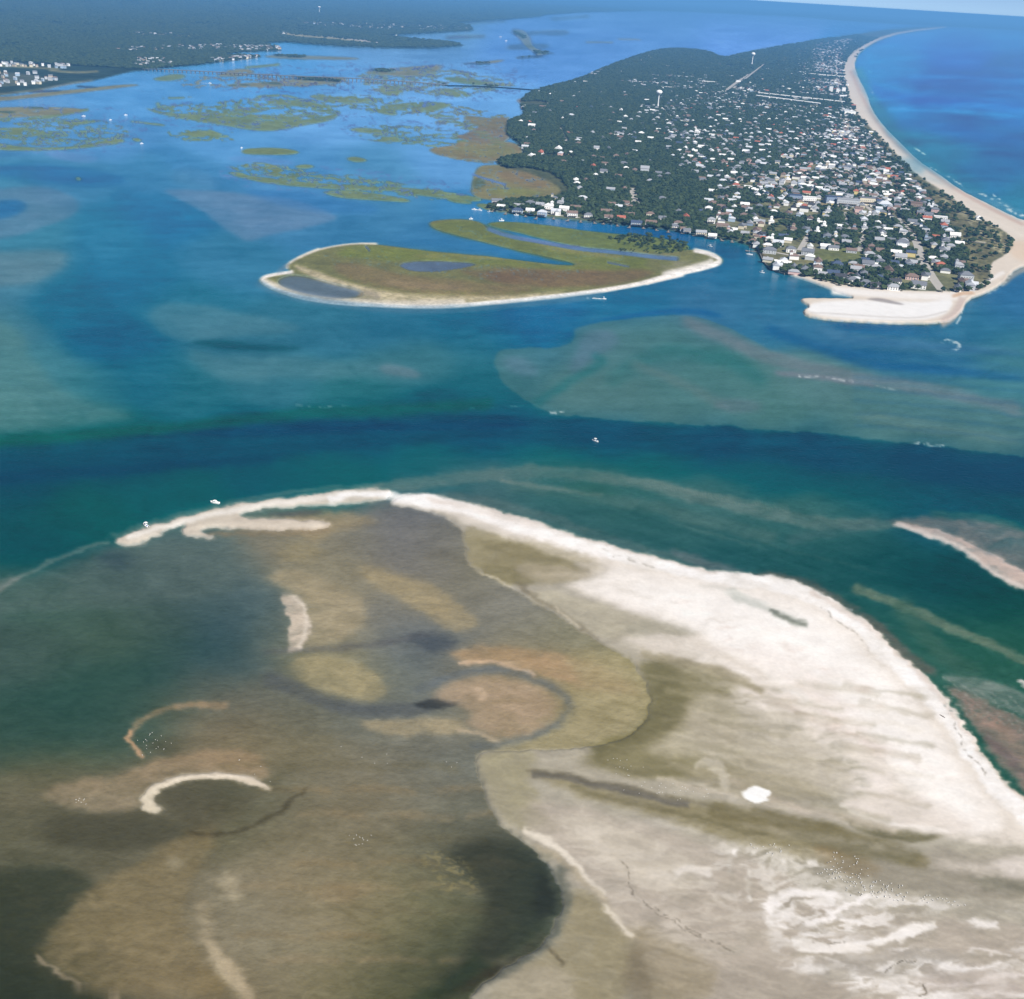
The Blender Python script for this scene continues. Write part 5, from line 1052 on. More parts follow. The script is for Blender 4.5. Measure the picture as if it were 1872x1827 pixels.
# houses one can pick out in the photograph: x, y, form, L, W, H, wall, roof, where
G, HP, X, T, FL = 'gabled', 'hipped', 'cross gabled', 'towered', 'flat roofed'
pt = 'at the inlet end'; bank = 'on the channel bank'; woods = 'among the western woods'; strt = 'by the curved street'; oc = 'by the point dunes'
LIST = [(1445,461,HP,15,11,6,'white','grey',pt),(1406,463,HP,20,12,6,'pale grey','grey',pt),(1361,433,G,13,9,6,'white','light grey',bank),(1383,440,HP,10,9,7,'cream','brown',bank),(1406,443,T,12,10,7,'white','white',bank),(1422,450,X,16,11,6,'white','silver',bank),
 (1431,437,G,16,9,5,'slate blue','dark blue',pt),(1449,426,T,14,10,8,'tan','brown',pt),(1476,466,X,18,11,6,'pale grey','grey',pt),(1511,439,HP,17,12,8,'pale blue','grey',pt),(1480,406,G,14,10,7,'white','brown',pt),(1513,394,T,14,11,9,'white','light grey',pt),
 (1430,485,G,24,9,4,'white','white',pt),(1450,492,G,16,9,4,'cream','grey',pt),(1470,498,HP,17,11,6,'white','grey',pt),(1493,500,T,15,12,10,'white','brown',pt),(1494,486,G,14,11,8,'pale blue','brown',pt),(1529,490,HP,16,12,7,'pale blue','dark blue',pt),(1522,505,G,17,11,5,'slate blue','dark blue',pt),
 (1536,511,G,16,10,5,'pale grey','black',pt),(1563,500,X,15,11,7,'white','light grey',pt),(1557,518,HP,15,11,6,'white','grey',pt),(1585,491,X,17,12,8,'pale grey','grey',pt),(1578,506,HP,15,10,6,'pale blue','grey',pt),(1606,513,HP,15,11,5,'white','dark blue',pt),(1634,520,G,17,10,5,'white','black',pt),
 (1624,501,G,18,11,7,'brown','brown',pt),(1645,478,X,17,13,8,'white','light grey',strt),(1648,452,HP,20,14,9,'pale grey','grey',strt),(1650,432,T,14,11,9,'white','light grey',strt),(1612,431,HP,16,11,7,'white','grey',strt),(1606,446,X,15,11,7,'white','light grey',strt),(1592,456,HP,12,10,6,'brown','brown',strt),
 (1607,464,G,12,9,6,'yellow','brown',strt),(1556,462,G,16,9,4,'pale grey','brown',pt),(1523,457,G,16,9,4,'white','grey',pt),(1543,440,HP,13,10,7,'pale blue','grey',strt),(1546,450,X,14,10,7,'pale blue','light grey',strt),(1579,424,T,13,10,8,'white','light grey',strt),(1578,408,HP,17,12,8,'pale grey','silver',strt),
 (1661,490,X,15,11,8,'pale blue','light grey',strt),(1666,511,HP,18,12,5,'pink','brown',strt),(1678,527,X,20,12,6,'white','grey',strt),(1633,530,HP,17,11,5,'white','light grey',pt),(1598,527,G,15,9,5,'pale grey','black',pt),(1581,523,HP,14,10,6,'slate blue','grey',pt),(1751,494,T,13,12,9,'pale grey','light grey',oc),(1764,513,HP,19,14,9,'pale grey','grey',oc),
 (1772,529,X,20,13,8,'pale grey','silver',oc),(1750,532,G,12,9,6,'white','grey',oc),(1724,477,HP,15,11,7,'pale blue','light grey',oc),(1723,465,X,16,12,8,'white','light grey',oc),(1727,447,HP,20,13,8,'pale grey','grey',oc),(1744,438,X,17,12,8,'white','white',oc),(1733,429,HP,15,11,8,'white','silver',oc),(1724,419,HP,16,12,8,'pale blue','red',oc),
 (1718,404,FL,24,11,8,'white','white',oc),(1696,400,X,15,11,8,'white','grey',oc),(1640,421,HP,14,10,7,'yellow','light grey',strt),(1566,511,G,12,9,5,'cream','grey',pt),(1708,391,HP,14,11,9,'pink','grey',oc),
 (916,383,X,13,10,5,'white','white',bank),(908,371,G,18,10,4,'pale grey','grey',bank),(949,380,G,18,9,4,'cream','light grey',bank),(946,389,HP,18,10,5,'pale blue','dark blue',bank),(969,377,HP,15,11,7,'pale blue','grey',bank),(969,391,X,14,10,6,'white','white',bank),(987,381,X,14,10,7,'white','light grey',bank),
 (1003,387,T,15,12,11,'white','white',bank),(991,395,HP,15,11,7,'pale blue','silver',bank),(1016,393,X,16,10,7,'white','silver',bank),(1031,389,G,16,10,8,'white','white',bank),(1024,378,T,11,9,9,'pale grey','light grey',bank),(1052,384,G,18,9,5,'white','brown',bank),(1046,397,G,17,10,7,'white','brown',bank),(1075,399,HP,14,10,6,'white','grey',bank),
 (1108,391,G,19,9,5,'tan','brown',bank),(1112,403,X,14,10,6,'white','brown',bank),(1135,404,G,14,9,6,'cream','red',bank),(1118,378,G,13,9,5,'tan','brown',bank),(1148,383,G,14,9,5,'pink','brown',bank),(1065,366,HP,17,10,5,'pale grey','silver',bank),(1163,412,G,18,9,5,'pale blue','dark blue',bank),(1150,396,G,17,9,4,'white','brown',bank),
 (1188,398,HP,14,10,7,'cream','brown',bank),(1190,412,G,18,10,5,'white','brown',bank),(1210,404,X,13,10,5,'white','grey',bank),(1232,418,HP,15,10,5,'white','grey',bank),(1250,423,G,14,9,4,'white','brown',bank),(1281,430,G,17,9,5,'cream','light grey',bank),(1300,408,HP,13,10,7,'white','light grey',bank),(1320,416,G,20,9,4,'tan','brown',bank),
 (1280,392,HP,12,10,6,'slate blue','dark blue',bank),(1302,435,G,13,9,4,'white','white',bank),(1340,424,G,12,8,4,'white','white',bank),(1255,425,G,12,8,4,'pale grey','grey',bank),(1325,398,G,22,10,5,'tan','brown',bank),(1295,386,HP,13,10,6,'white','white',bank),
 (1084,308,G,17,10,6,'cream','red',woods),(1103,320,X,14,12,8,'white','grey',woods),(1178,318,X,18,14,12,'pale grey','light grey',woods),(1160,316,HP,14,10,7,'pink','brown',woods),(1090,277,X,13,11,9,'white','light grey',woods),(1126,290,HP,12,10,7,'cream','brown',woods),(1020,277,G,22,16,7,'white','white',woods),
 (988,283,G,28,12,6,'white','red',woods),(970,289,X,17,12,6,'white','white',woods),(1082,246,G,18,12,5,'white','light grey',woods),(1134,249,G,18,11,5,'white','light grey',woods),(1150,251,X,14,11,5,'white','silver',woods),(1172,248,HP,15,12,7,'white','white',woods),(1189,257,G,15,10,6,'white','white',woods),(1226,256,X,20,14,7,'white','light grey',woods),
 (1257,257,HP,15,11,6,'white','silver',woods),(1274,248,T,14,13,11,'white','white',woods),(1253,226,X,16,13,9,'cream','light grey',woods),(1143,217,HP,15,12,7,'white','white',woods),(1135,205,G,11,9,8,'white','white',woods),(1167,210,X,15,11,6,'pale grey','light grey',woods),(1044,214,HP,18,12,6,'white','silver',woods),
 (972,234,X,18,12,7,'white','white',woods),(952,225,HP,12,10,6,'white','white',woods),(977,210,G,12,9,6,'white','grey',woods),(1005,206,HP,14,10,6,'cream','grey',woods),(1028,219,G,10,8,5,'white','white',woods),(992,198,G,20,10,5,'tan','brown',woods),(1000,193,G,14,9,5,'cream','brown',woods),(1101,293,G,9,8,5,'pink','brown',woods)]
big = [(1478,371,26,13,11,'white','white','white three storey condominium block with a flat roof in the dense town'),(1453,366,26,16,10,'slate blue','dark blue','dark blue roofed hall beside the white condominium block'),(1522,372,30,16,13,'slate blue','dark blue','dark slate apartment block at the west end of the long grey row'),
       (1549,377,42,15,13,'pale grey','light grey','long pale grey apartment row beside the dark slate block'),(1583,374,30,14,13,'cream','grey','cream apartment block with dark recesses east of the grey row'),(1616,380,26,16,8,'pale blue','silver','low pale blue building with a silver roof near the dune street'),(1673,382,22,16,12,'brown','brown','brown square apartment block closest to the dunes'),(1462,375,12,9,7,'yellow','brown','small yellow building in front of the white condominium block')]
occ = []                                       # ground already taken: x, y, radius
def free(x, y, r):
    return all((x - a) ** 2 + (y - b) ** 2 > (r + c) ** 2 * .62 for a, b, c in occ[-4000:] ) if len(occ) < 500 else all((x - a) ** 2 + (y - b) ** 2 > (r + c) ** 2 * .62 for a, b, c in GRID.get((int(x // 60), int(y // 60)), ()))
GRID = {}
def take(x, y, r):
    occ.append((x, y, r))
    for i in (-1, 0, 1):
        for j in (-1, 0, 1): GRID.setdefault((int(x // 60) + i, int(y // 60) + j), []).append((x, y, r))
KIND = {G: 'gabled', HP: 'hip roofed', X: 'cross gabled', T: 'towered', FL: 'flat roofed'}
made = []
for q in ROADP: take(*q)
for i, (px, py, form, L, Wd, H, wc, rc, where) in enumerate(LIST):
    p = at(px, py, 2.2); take(p.x, p.y, L * .5)
    rz = tangent(px, py) + random.choice((0, math.pi / 2)) + random.uniform(-.12, .12)
    if where == bank: rz = random.uniform(-.25, .12)
    if rc in ('dark blue', 'black'): rz = random.uniform(-.2, .2)
    made.append([px, py, form, wc, rc, where, house(p, rz, form, L, Wd, H, wc, rc, 2 if py > 368 else 1)])
for px, py, L, Wd, H, wc, rc, lb in big:
    p = at(px, py, 2.2); take(p.x, p.y, L * .55)
    house(p, random.uniform(-.2, .05), FL if H > 9 else HP, L, Wd, H, wc, rc, 2, lb, 'apartment_block' if H > 9 else 'large_building', 'building', 'larger buildings of the town')
# the long white rows across the middle of the island, and scattered public buildings
rows = [((1386,173),(1545,190),8,11,'upper'),((1382,178),(1500,193),9,10,'lower'),((1476,137),(1546,143),4,16,'northern')]
for (a, b_, n, wd, lb) in rows:
    for i in range(n):
        f0 = (i + .06) / n; f1 = (i + .9) / n
        q0 = at(a[0] + (b_[0]-a[0]) * f0, a[1] + (b_[1]-a[1]) * f0, 2.2); q1 = at(a[0] + (b_[0]-a[0]) * f1, a[1] + (b_[1]-a[1]) * f1, 2.2)
        m_ = (q0 + q1) / 2; L = (q1 - q0).length; ang = math.atan2(q1.y - q0.y, q1.x - q0.x); take(m_.x, m_.y, 26)
        e = thing('terraced_block', 'long low white building, %s from the west in the %s white row' % (['first','second','third','fourth','fifth','sixth','seventh','eighth','ninth'][i], lb), 'building', m_, ang, 'white building rows across the island')
        w = link('wall', MB().box(-L/2, L/2, -wd/2, wd/2, 0, 7).mesh('wall', [MW['white']]), e); link('roof', MB().gable(-L/2 - .5, L/2 + .5, -wd/2 - .5, wd/2 + .5, 7.03, 2.2).mesh('roof', [MR_['white']]), e)
for px, py, L, Wd, H, lb in ((1292,152,90,26,7,'long white flat store building west of the straight clearing'),(1336,141,60,16,6,'pale low building against the west side of the straight clearing'),(1352,150,40,16,6,'small pale building between the clearing and the side lane'),(1518,170,16,14,26,'tall white slab building above the end of the white rows'),(1530,172,12,16,22,'slim white tower block near the beach end of the white rows'),
      (1541,170,16,14,22,'white block nearest the beach behind the white rows'),(1552,208,40,30,9,'broad white building at the dune edge below the white rows'),(1164,152,70,16,6,'long white building on the north edge of the woods'),(1222,162,60,16,6,'long pale building beyond the nearer water tower'),(1140,150,30,12,6,'short white building on the north shore woods'),(1386,110,40,20,6,'pale building at the foot of the farther water tower')):
    p = at(px, py, 2.2); take(p.x, p.y, L * .5)
    e = thing('large_building', lb, 'building', p, random.uniform(-.25, .05), 'larger buildings of the town'); link('wall', MB().box(-L/2, L/2, -Wd/2, Wd/2, 0, H).mesh('wall', [MW['white']]), e); link('roof', MB().box(-L/2 - .4, L/2 + .4, -Wd/2 - .4, Wd/2 + .4, H + .02, H + .7).mesh('roof', [MR_['white']]), e)

HDENS = field([(bi, .03, 2), ([(960,285),(1330,150),(1350,240),(1330,380),(1290,420),(1100,400),(980,380)], .09, 8), (TOWN, .42, 8),
    ([(1230,195),(1400,200),(1520,205),(1500,240),(1400,250),(1300,245)], .2, 6), ([(1340,250),(1480,235),(1520,250),(1480,300),(1380,310),(1330,290)], .42, 6),
    ([(1500,240),(1560,220),(1610,262),(1655,312),(1700,352),(1716,392),(1640,400),(1500,388),(1400,372),(1350,350),(1420,310),(1490,300)], .74, 6),
    ([(1520,200),(1560,208),(1600,250),(1560,250)], .5, 3), ([(1380,118),(1460,100),(1500,130),(1470,170),(1390,168),(1370,140)], .09, 4),
    ([(1450,84),(1560,70),(1545,90),(1536,130),(1538,165),(1490,165),(1455,140),(1460,100)], .75, 3), ([(1490,72),(1640,48),(1720,46),(1650,54),(1600,66),(1560,80)], .9, 2),
    ([(1050,150),(1180,105),(1290,95),(1320,110),(1310,165),(1200,200),(1060,190)], .02, 5), ([(1130,146),(1300,150),(1330,172),(1200,168)], .14, 3), ([(1380,388),(1500,390),(1560,402),(1540,430),(1400,440)], .3, 3), ([(1060,330),(1290,330),(1290,380),(1080,360)], .03, 4),
    ([(1370,192),(1560,205),(1560,214),(1370,204)], .3, 2), ([(1360,168),(1560,180),(1560,200),(1500,198),(1370,186)], 0, 1), ([(1470,133),(1550,136),(1550,147),(1470,146)], 0, 1),
    ([(1450,455),(1570,458),(1590,470),(1560,486),(1480,480)], 0, 2), (dunes, 0, 2), (beach, 0, 1), ([(880,296),(1040,300),(1050,366),(880,370)], 0, 2), ([(1310,172),(1400,110),(1408,118),(1345,172)], 0, 1)])
cand = []
px_ = np.array([p[0] for p in bi]); 
gxw, gyw = at(1872, 520), at(1600, 60)
RNH = random.Random(5)
ys = np.concatenate([np.arange(1350, 6000, 25.0), np.arange(6000, 16000, 34.0)]); 
for yw in ys:
    st_ = 22.0
    xw_ = np.arange(-900, 3600, st_)
    xj = xw_ + RNG.uniform(-5, 5, len(xw_)); yj = yw + RNG.uniform(-6, 6, len(xw_))
    # lots follow the line of the beach: shear rows with it
    U, Vv = to_px(xj, yj, 2.2)
    ok = (U > -50) & (U < 1900) & (Vv > 20) & (Vv < 560)
    if not ok.any(): continue
    dn = samp(HDENS, (Vv - Y0) / CELL - .5, (U - X0) / CELL - .5)
    hh = samp(LAND, (Vv - Y0) / CELL - .5, (U - X0) / CELL - .5)
    k = ok & (RNG.uniform(0, 1, len(xw_)) < dn) & (hh > 1.9)
    for a, b_, u, v in zip(xj[k], yj[k], U[k], Vv[k]): cand.append((v, u, a, b_))
cand.sort(reverse=True)
wl_ = ['white'] * 9 + ['pale grey'] * 4 + ['cream'] * 3 + ['pale blue'] * 3 + ['tan'] * 2 + ['yellow', 'pink', 'brown', 'slate blue']
rl_ = ['grey'] * 5 + ['light grey'] * 6 + ['silver'] * 4 + ['white'] * 4 + ['brown'] * 4 + ['dark blue', 'red', 'black']
NIND = 300 - len(made); far = []
def zone(px, py):
    if py > 440: return pt
    if px < 1300 and py > 360: return bank
    if px > 1640 and py > 380: return oc
    if px < 1330: return woods
    if px > 1560: return 'by the ocean dunes'
    if py > 380: return 'below the apartment row'
    if px < 1450: return 'in the western town'
    return 'in the middle town'
for v, u, a, b_ in cand:
    if not free(a, b_, 8): continue
    form = RNH.choice((G, HP, HP, X, X, T)); L = RNH.choice((12, 14, 16)); Wd = RNH.choice((9, 10)); H = RNH.choice((4, 5.5, 6.5)); wc = RNH.choice(wl_); rc = RNH.choice(rl_)
    rz = tangent(u, v) + RNH.choice((0, math.pi / 2)) + RNH.uniform(-.15, .15)
    take(a, b_, 8)
    if len(made) < 300:
        made.append([u, v, form, wc, rc, zone(u, v), house((a, b_, 2.2), rz, form, L, Wd, H, wc, rc, 1)])
    else: far.append((a, b_, 2.2, rz, L, Wd, H, wc, rc, form))
# labels that single each house out
from collections import defaultdict
gp = defaultdict(list)
for m_ in made: gp[(m_[2], m_[3], m_[4], m_[5])].append(m_)
ORD = ['leftmost', 'second from left', 'third from left', 'fourth from left', 'fifth from left', 'sixth from left', 'seventh from left', 'eighth from left', 'ninth from left', 'tenth from left']
for (form, wc, rc, where), ms in gp.items():
    ms.sort(key=lambda q: q[0]); rcw = 'matching' if rc == wc else rc
    base = '%s %s house, %s roof, %s' % (wc, KIND[form], rcw, where)
    for i, m_ in enumerate(ms): m_[6]['label'] = base if len(ms) == 1 else base + ', ' + ORD[min(i, 9)]
# houses beyond those three hundred, and the ones on the mainland shore
ML = [([(-20,134),(60,134),(118,148),(70,158),(-20,160)], 44),([(430,84),(520,87),(515,94),(440,94)], 70),([(200,89),(330,85),(330,93),(220,95)], 30),([(330,86),(440,82),(440,90),(340,94)], 50),([(250,108),(315,110),(312,120),(245,122)], 40),([(385,108),(478,103),(478,107),(395,114)], 55),
      ([(550,41),(700,45),(865,50),(862,56),(700,55),(560,47)], 190),([(850,27),(980,29),(1000,28),(900,36),(840,33)], 60),([(0,116),(130,120),(120,126),(0,122)], 40),([(235,61),(320,63)], 12),([(500,58),(530,60),(525,66)], 6),([(560,35),(640,38),(620,34)], 10),([(1130,148),(1300,152),(1290,168),(1140,160)], 50),([(1060,134),(1100,128),(1090,140)],12),([(1170,140),(1300,140),(1290,146)],20)]
for poly_, n in ML:
    P = np.array(poly_, float); k = 0; tries = 0
    if len(P) == 2: P = np.array([P[0], P[1], P[1] + [0, 2], P[0] + [0, 2]])
    n_ = n; 
    while k < n_ * .7 and tries < n * 40:
        tries += 1; u = RNH.uniform(P[:, 0].min(), P[:, 0].max()); v = RNH.uniform(P[:, 1].min(), P[:, 1].max())
        if not inside(P, np.array([u]), np.array([v]))[0] or ground_h(u, v) < .5: continue
        q = at(u, v, 1.6); s_ = RNH.choice((.5, .62, .8)); k += 1; take(q.x, q.y, 9)
        far.append((q.x, q.y, 1.6, RNH.uniform(-.5, .5), 16 * s_, 11 * s_, 7.5, RNH.choice(['white'] * 2 + ['cream', 'pale grey', 'pale grey', 'tan', 'pale blue']), RNH.choice(['light grey', 'silver', 'brown', 'grey', 'grey']), G))
V = []; F = []; FM = []; fmats = list(MW.values()) + list(MR_.values()); wk = list(WALLC); rk = list(ROOFC)
for a, b_, z, rz, L, Wd, H, wc, rc, form in far:
    m = MB(); m.box(-L/2, L/2, -Wd/2, Wd/2, 0, H, wk.index(wc)); n0 = len(m.f)
    (m.hip if form in (HP, T) else m.gable)(-L/2 - .5, L/2 + .5, -Wd/2 - .5, Wd/2 + .5, H + .02, Wd * .34)
    for i in range(n0, len(m.f)): m.m[i] = len(wk) + rk.index(rc)
    if form == X: m.box(-L*.1, L*.3, -Wd/2 - 3, -Wd/2 - .01, 0, H * .8, wk.index(wc))
    c, s_ = math.cos(rz), math.sin(rz); b0 = len(V)
    V += [(a + x * c - y * s_, b_ + x * s_ + y * c, z + zz) for x, y, zz in m.v]; F += [tuple(i + b0 for i in f) for f in m.f]; FM += m.m
o = link('distant_houses', mesh('distant_houses', V, F, fmats, FM)); o['kind'] = 'stuff'; o['label'] = 'small pale houses filling the farther town and the mainland shore'; o['category'] = 'houses'
print('houses', len(made), 'far', len(far))

# ================================================================== woods
pts = []; near_t = []
GROVE = [(1113,436),(1150,432),(1190,431),(1230,437),(1258,447),(1262,456),(1240,462),(1200,460),(1170,455),(1130,446)]
def try_tree(x, y, u, v, dens, zz, sc):
    pts.append((x, y, zz, sc, RNG.uniform(0, 6.28)))
def clump(x, y): return fbm(np.asarray(x) / 70, np.asarray(y) / 70, 131, 3)
step = 7.2; y0_ = 1330.0
while y0_ < 17000:
    st_ = step * max(1, (y0_ / 3600)); sc0 = st_ / step
    xw_ = np.arange(-1200, 4200, st_) + RNG.uniform(-st_ * .45, st_ * .45, len(np.arange(-1200, 4200, st_))); yj = y0_ + RNG.uniform(-st_ * .45, st_ * .45, len(xw_))
    U, Vv = to_px(xw_, yj, 2.2); ok = (U > -60) & (U < 1930) & (Vv > 20) & (Vv < 570)
    if ok.any():
        fi_, fj_ = (Vv - Y0) / CELL - .5, (U - X0) / CELL - .5
        dn = samp(WOOD, fi_, fj_); hh = samp(LAND, fi_, fj_); cl = clump(xw_, yj)
        thr = np.where(dn > .85, 1.0, st(.5 - .35 * dn, .62 - .35 * dn, cl) * np.clip(dn * 1.7, 0, 1))
        k = ok & (hh > 1.2) & (dn > .09) & (RNG.uniform(0, 1, len(xw_)) < thr * np.where(dn > .85, dn, 1))
        for a, b_, u, v in zip(xw_[k], yj[k], U[k], Vv[k]):
            if not free(a, b_, 1.5): continue
            pts.append((a, b_, 2.1, sc0 * RNG.uniform(.65, 1.2), RNG.uniform(0, 6.28), v, u))
    y0_ += st_
# the trees that show largest become things of their own
pts.sort(key=lambda q: -q[5])
ti = 0
def zone_t(u, v):
    if u < 1300: return 'behind the channel bank houses'
    if v > 515 and u < 1600: return 'at the foot of the slate roofed houses'
    if v > 515 and u > 1690: return 'by the two grey dune houses'
    if v > 515: return 'behind the narrow beach'
    if v > 500 and u < 1540: return 'by the westernmost point houses'
    if v > 500 and u > 1690: return 'at the street end near the dunes'
    if v > 508: return 'in the second row from the beach'
    if v > 500: return 'between the point houses near the sand spit'
    if u > 1680: return 'in the scrub between the curved street and the dunes'
    if u > 1560: return 'along the curved pale street'
    return 'among the houses west of the curved street'
SH = ['dark green spreading live oak %s', 'tall dark green cedar %s', 'broad rounded green oak %s']
def tree(a, b_, z, sc, rz, k, lab, grp):
    e = thing('tree', lab, 'tree', (a, b_, z), rz, grp); e.scale = (sc,) * 3
    link('crown', CR[k], e); link('trunk', TK[k], e); return e
grove_n = 0
while grove_n < 110:
    u = RNH.uniform(1110, 1264); v = RNH.uniform(430, 464)
    if not inside(np.array(GROVE, float), np.array([u]), np.array([v]))[0]: continue
    q = at(u, v, .85); 
    if not free(q.x, q.y, 1.6): continue
    take(q.x, q.y, 1.6); tree(q.x, q.y, .8, RNH.uniform(.45, .85), RNH.uniform(0, 6), grove_n % 3, SH[grove_n % 3] % 'in the grove at the marsh island\'s end', 'grove on the marsh island'); grove_n += 1
sh_i = 0
while sh_i < 20:
    u = RNH.uniform(1130, 1230); v = 458 + (u - 1130) * .06 + RNH.uniform(-1.5, 2); q = at(u, v, .85)
    tree(q.x, q.y, .8, RNH.uniform(.28, .42), RNH.uniform(0, 6), sh_i % 3, 'low dark shrub on the dry edge below the grove', 'shrubs below the grove'); sh_i += 1
nt_ = 0; rest = []
for q in pts:
    if nt_ < 170:
        k = nt_ % 3; tree(q[0], q[1], q[2], q[3], q[4], k, SH[k] % zone_t(q[6], q[5]), 'trees of the island town'); nt_ += 1
    else: rest.append(q[:5])
# mainland woods and the wooded far islands
y0_ = 4200.0
WML = field([(ml, .9, 1.0), ([(-40,132),(60,136),(100,150),(40,158),(-40,160)], .3, 2), ([(500,60),(700,78),(690,82),(520,68)], 0, 1), ([(0,120),(110,128),(180,132),(180,136),(90,132),(0,126)], 0, 1), ([(225,62),(366,66),(366,70),(225,65)], .1, 1), ([(550,38),(860,48),(860,57),(560,50)], .35, 1)])
for p_ in ([(15,205),(34,203)],[(50,197.5),(90,199)],[(50,168),(110,167)],[(140,158),(178,160)],[(478,152),(520,154)],[(540,145),(590,147),(620,148)],[(676,128),(720,131)],[(848,117),(895,117)],[(505,101),(560,104)],[(937,58),(960,70)],[(976,96),(1010,98)],[(945,106),(990,103)],[(418,157),(455,156)],[(800,153),(840,156),(900,159),(970,164)]):
    r = mask(p_, .7, 0, w=3.2); WML[r[0]] = np.maximum(WML[r[0]], np.clip(r[1] * 1.4, 0, .95))
while y0_ < 26000:
    st_ = 13 * max(1, y0_ / 5200); n_ = np.arange(-9000 if y0_ < 14000 else -14000, 3000, st_)
    xw_ = n_ + RNG.uniform(-.45, .45, len(n_)) * st_; yj = y0_ + RNG.uniform(-.45, .45, len(n_)) * st_
    U, Vv = to_px(xw_, yj, 2.0); ok = (U > -60) & (U < 1300) & (Vv > -110) & (Vv < 240)
    if ok.any():
        fi_, fj_ = (Vv - Y0) / CELL - .5, (U - X0) / CELL - .5; dn = samp(WML, fi_, fj_); hh = samp(LAND, fi_, fj_)
        k = ok & (hh > .2) & (RNG.uniform(0, 1, len(xw_)) < dn * np.where(dn > .85, st(.18, .4, fbm(xw_ / 400, yj / 400, 141, 3)), .8))
        for a, b_ in zip(xw_[k], yj[k]):
            if free(a, b_, 2): rest.append((a, b_, .8, st_ / 9.5 * RNG.uniform(.8, 1.35), RNG.uniform(0, 6.28)))
    y0_ += st_
print('woods', len(rest))
R_ = np.array(rest, np.float32)
me = bpy.data.meshes.new('woodland'); me.vertices.add(len(R_)); me.vertices.foreach_set('co', R_[:, :3].ravel())
for nm, col_ in (('scl', np.stack([R_[:, 3], R_[:, 3], np.minimum(R_[:, 3], 1.0 + .35 * (R_[:, 3] - 1).clip(0))], 1)), ('rot', np.stack([R_[:, 4] * 0, R_[:, 4] * 0, R_[:, 4]], 1))):
    a_ = me.attributes.new(nm, 'FLOAT_VECTOR', 'POINT'); a_.data.foreach_set('vector', np.ascontiguousarray(col_, np.float32).ravel())
a_ = me.attributes.new('kind_id', 'INT', 'POINT'); a_.data.foreach_set('value', (np.arange(len(R_)) * 7919 % 3).astype(np.int32))
wo_ = link('woodland', me); wo_['kind'] = 'stuff'; wo_['label'] = 'dark green woods over the big island and the far mainland'
ng = bpy.data.node_groups.new('woodland', 'GeometryNodeTree'); ng.interface.new_socket('Geometry', in_out='INPUT', socket_type='NodeSocketGeometry'); ng.interface.new_socket('Geometry', in_out='OUTPUT', socket_type='NodeSocketGeometry')
gi = ng.nodes.new('NodeGroupInput'); go = ng.nodes.new('NodeGroupOutput'); jn = ng.nodes.new('GeometryNodeJoinGeometry')
def nat(nm, ty): n = ng.nodes.new('GeometryNodeInputNamedAttribute'); n.data_type = ty; n.inputs[0].default_value = nm; return n
ns_, nr_, nk = nat('scl', 'FLOAT_VECTOR'), nat('rot', 'FLOAT_VECTOR'), nat('kind_id', 'INT')
crowns = {}
for o in S.objects:
    if o.type == 'MESH' and o.parent and o.data in CR and CR.index(o.data) not in crowns: crowns[CR.index(o.data)] = o
for k in range(3):
    ip = ng.nodes.new('GeometryNodeInstanceOnPoints'); oi = ng.nodes.new('GeometryNodeObjectInfo'); oi.inputs['Object'].default_value = crowns[k]; oi.transform_space = 'ORIGINAL'
    cp = ng.nodes.new('FunctionNodeCompare'); cp.data_type = 'INT'; cp.operation = 'EQUAL'; cp.inputs[3].default_value = k
    ng.links.new(nk.outputs['Attribute'], cp.inputs[2]); ng.links.new(gi.outputs[0], ip.inputs['Points']); ng.links.new(cp.outputs[0], ip.inputs['Selection'])
    ng.links.new(oi.outputs['Geometry'], ip.inputs['Instance']); ng.links.new(nr_.outputs['Attribute'], ip.inputs['Rotation']); ng.links.new(ns_.outputs['Attribute'], ip.inputs['Scale'])
    ng.links.new(ip.outputs[0], jn.inputs[0])
ng.links.new(jn.outputs[0], go.inputs[0]); md = wo_.modifiers.new('woodland', 'NODES'); md.node_group = ng

# ================================================================== bridge
def seg_box(m, a, b_, w, z0, z1, mi=0):
    d = (b_ - a); d.z = 0; d.normalize(); n = Vector((-d.y, d.x, 0)) * w / 2
    vs = [(a.x+n.x,a.y+n.y),(a.x-n.x,a.y-n.y),(b_.x-n.x,b_.y-n.y),(b_.x+n.x,b_.y+n.y)]
    m.poly([(x, y, z0) for x, y in vs] + [(x, y, z1) for x, y in vs], [(3,2,1,0),(4,5,6,7),(0,1,5,4),(1,2,6,5),(2,3,7,6),(3,0,4,7)], mi)
path = [at(x, y, 0) for x, y in ((262,129),(300,132),(400,137),(520,144),(640,150.5),(740,154.5),(815,157.5))]
br = thing('bridge', 'long low concrete road bridge on many piers crossing the sound', 'bridge', path[0])
dk = MB(); rl = MB(); O = path[0]; zt = [5, 9, 9, 10, 14, 10, 5]
for i in range(len(path) - 1):
    a, b_ = path[i] - O, path[i + 1] - O
    n = 8
    for k in range(n):
        p0 = a.lerp(b_, k / n); p1 = a.lerp(b_, (k + 1) / n); z = zt[i] + (zt[i+1] - zt[i]) * (k + .5) / n
        seg_box(dk, p0, p1, 11, z - 1.3, z); d = (p1 - p0).normalized(); nn = Vector((-d.y, d.x, 0)) * 6.3
        seg_box(rl, p0 + nn, p1 + nn, .35, z, z + 1); seg_box(rl, p0 - nn, p1 - nn, .35, z, z + 1)
link('deck', dk.mesh('deck', [M_CONC]), br); link('parapet', rl.mesh('parapet', [M_CONC]), br)
tot = sum((path[i+1] - path[i]).length for i in range(len(path) - 1)); acc_ = 0; npier = 72; idx = 0
pier = MB().box(-5.5, 5.5, -1.0, 1.0, -2, 1).mesh('pier', [M_CONC])
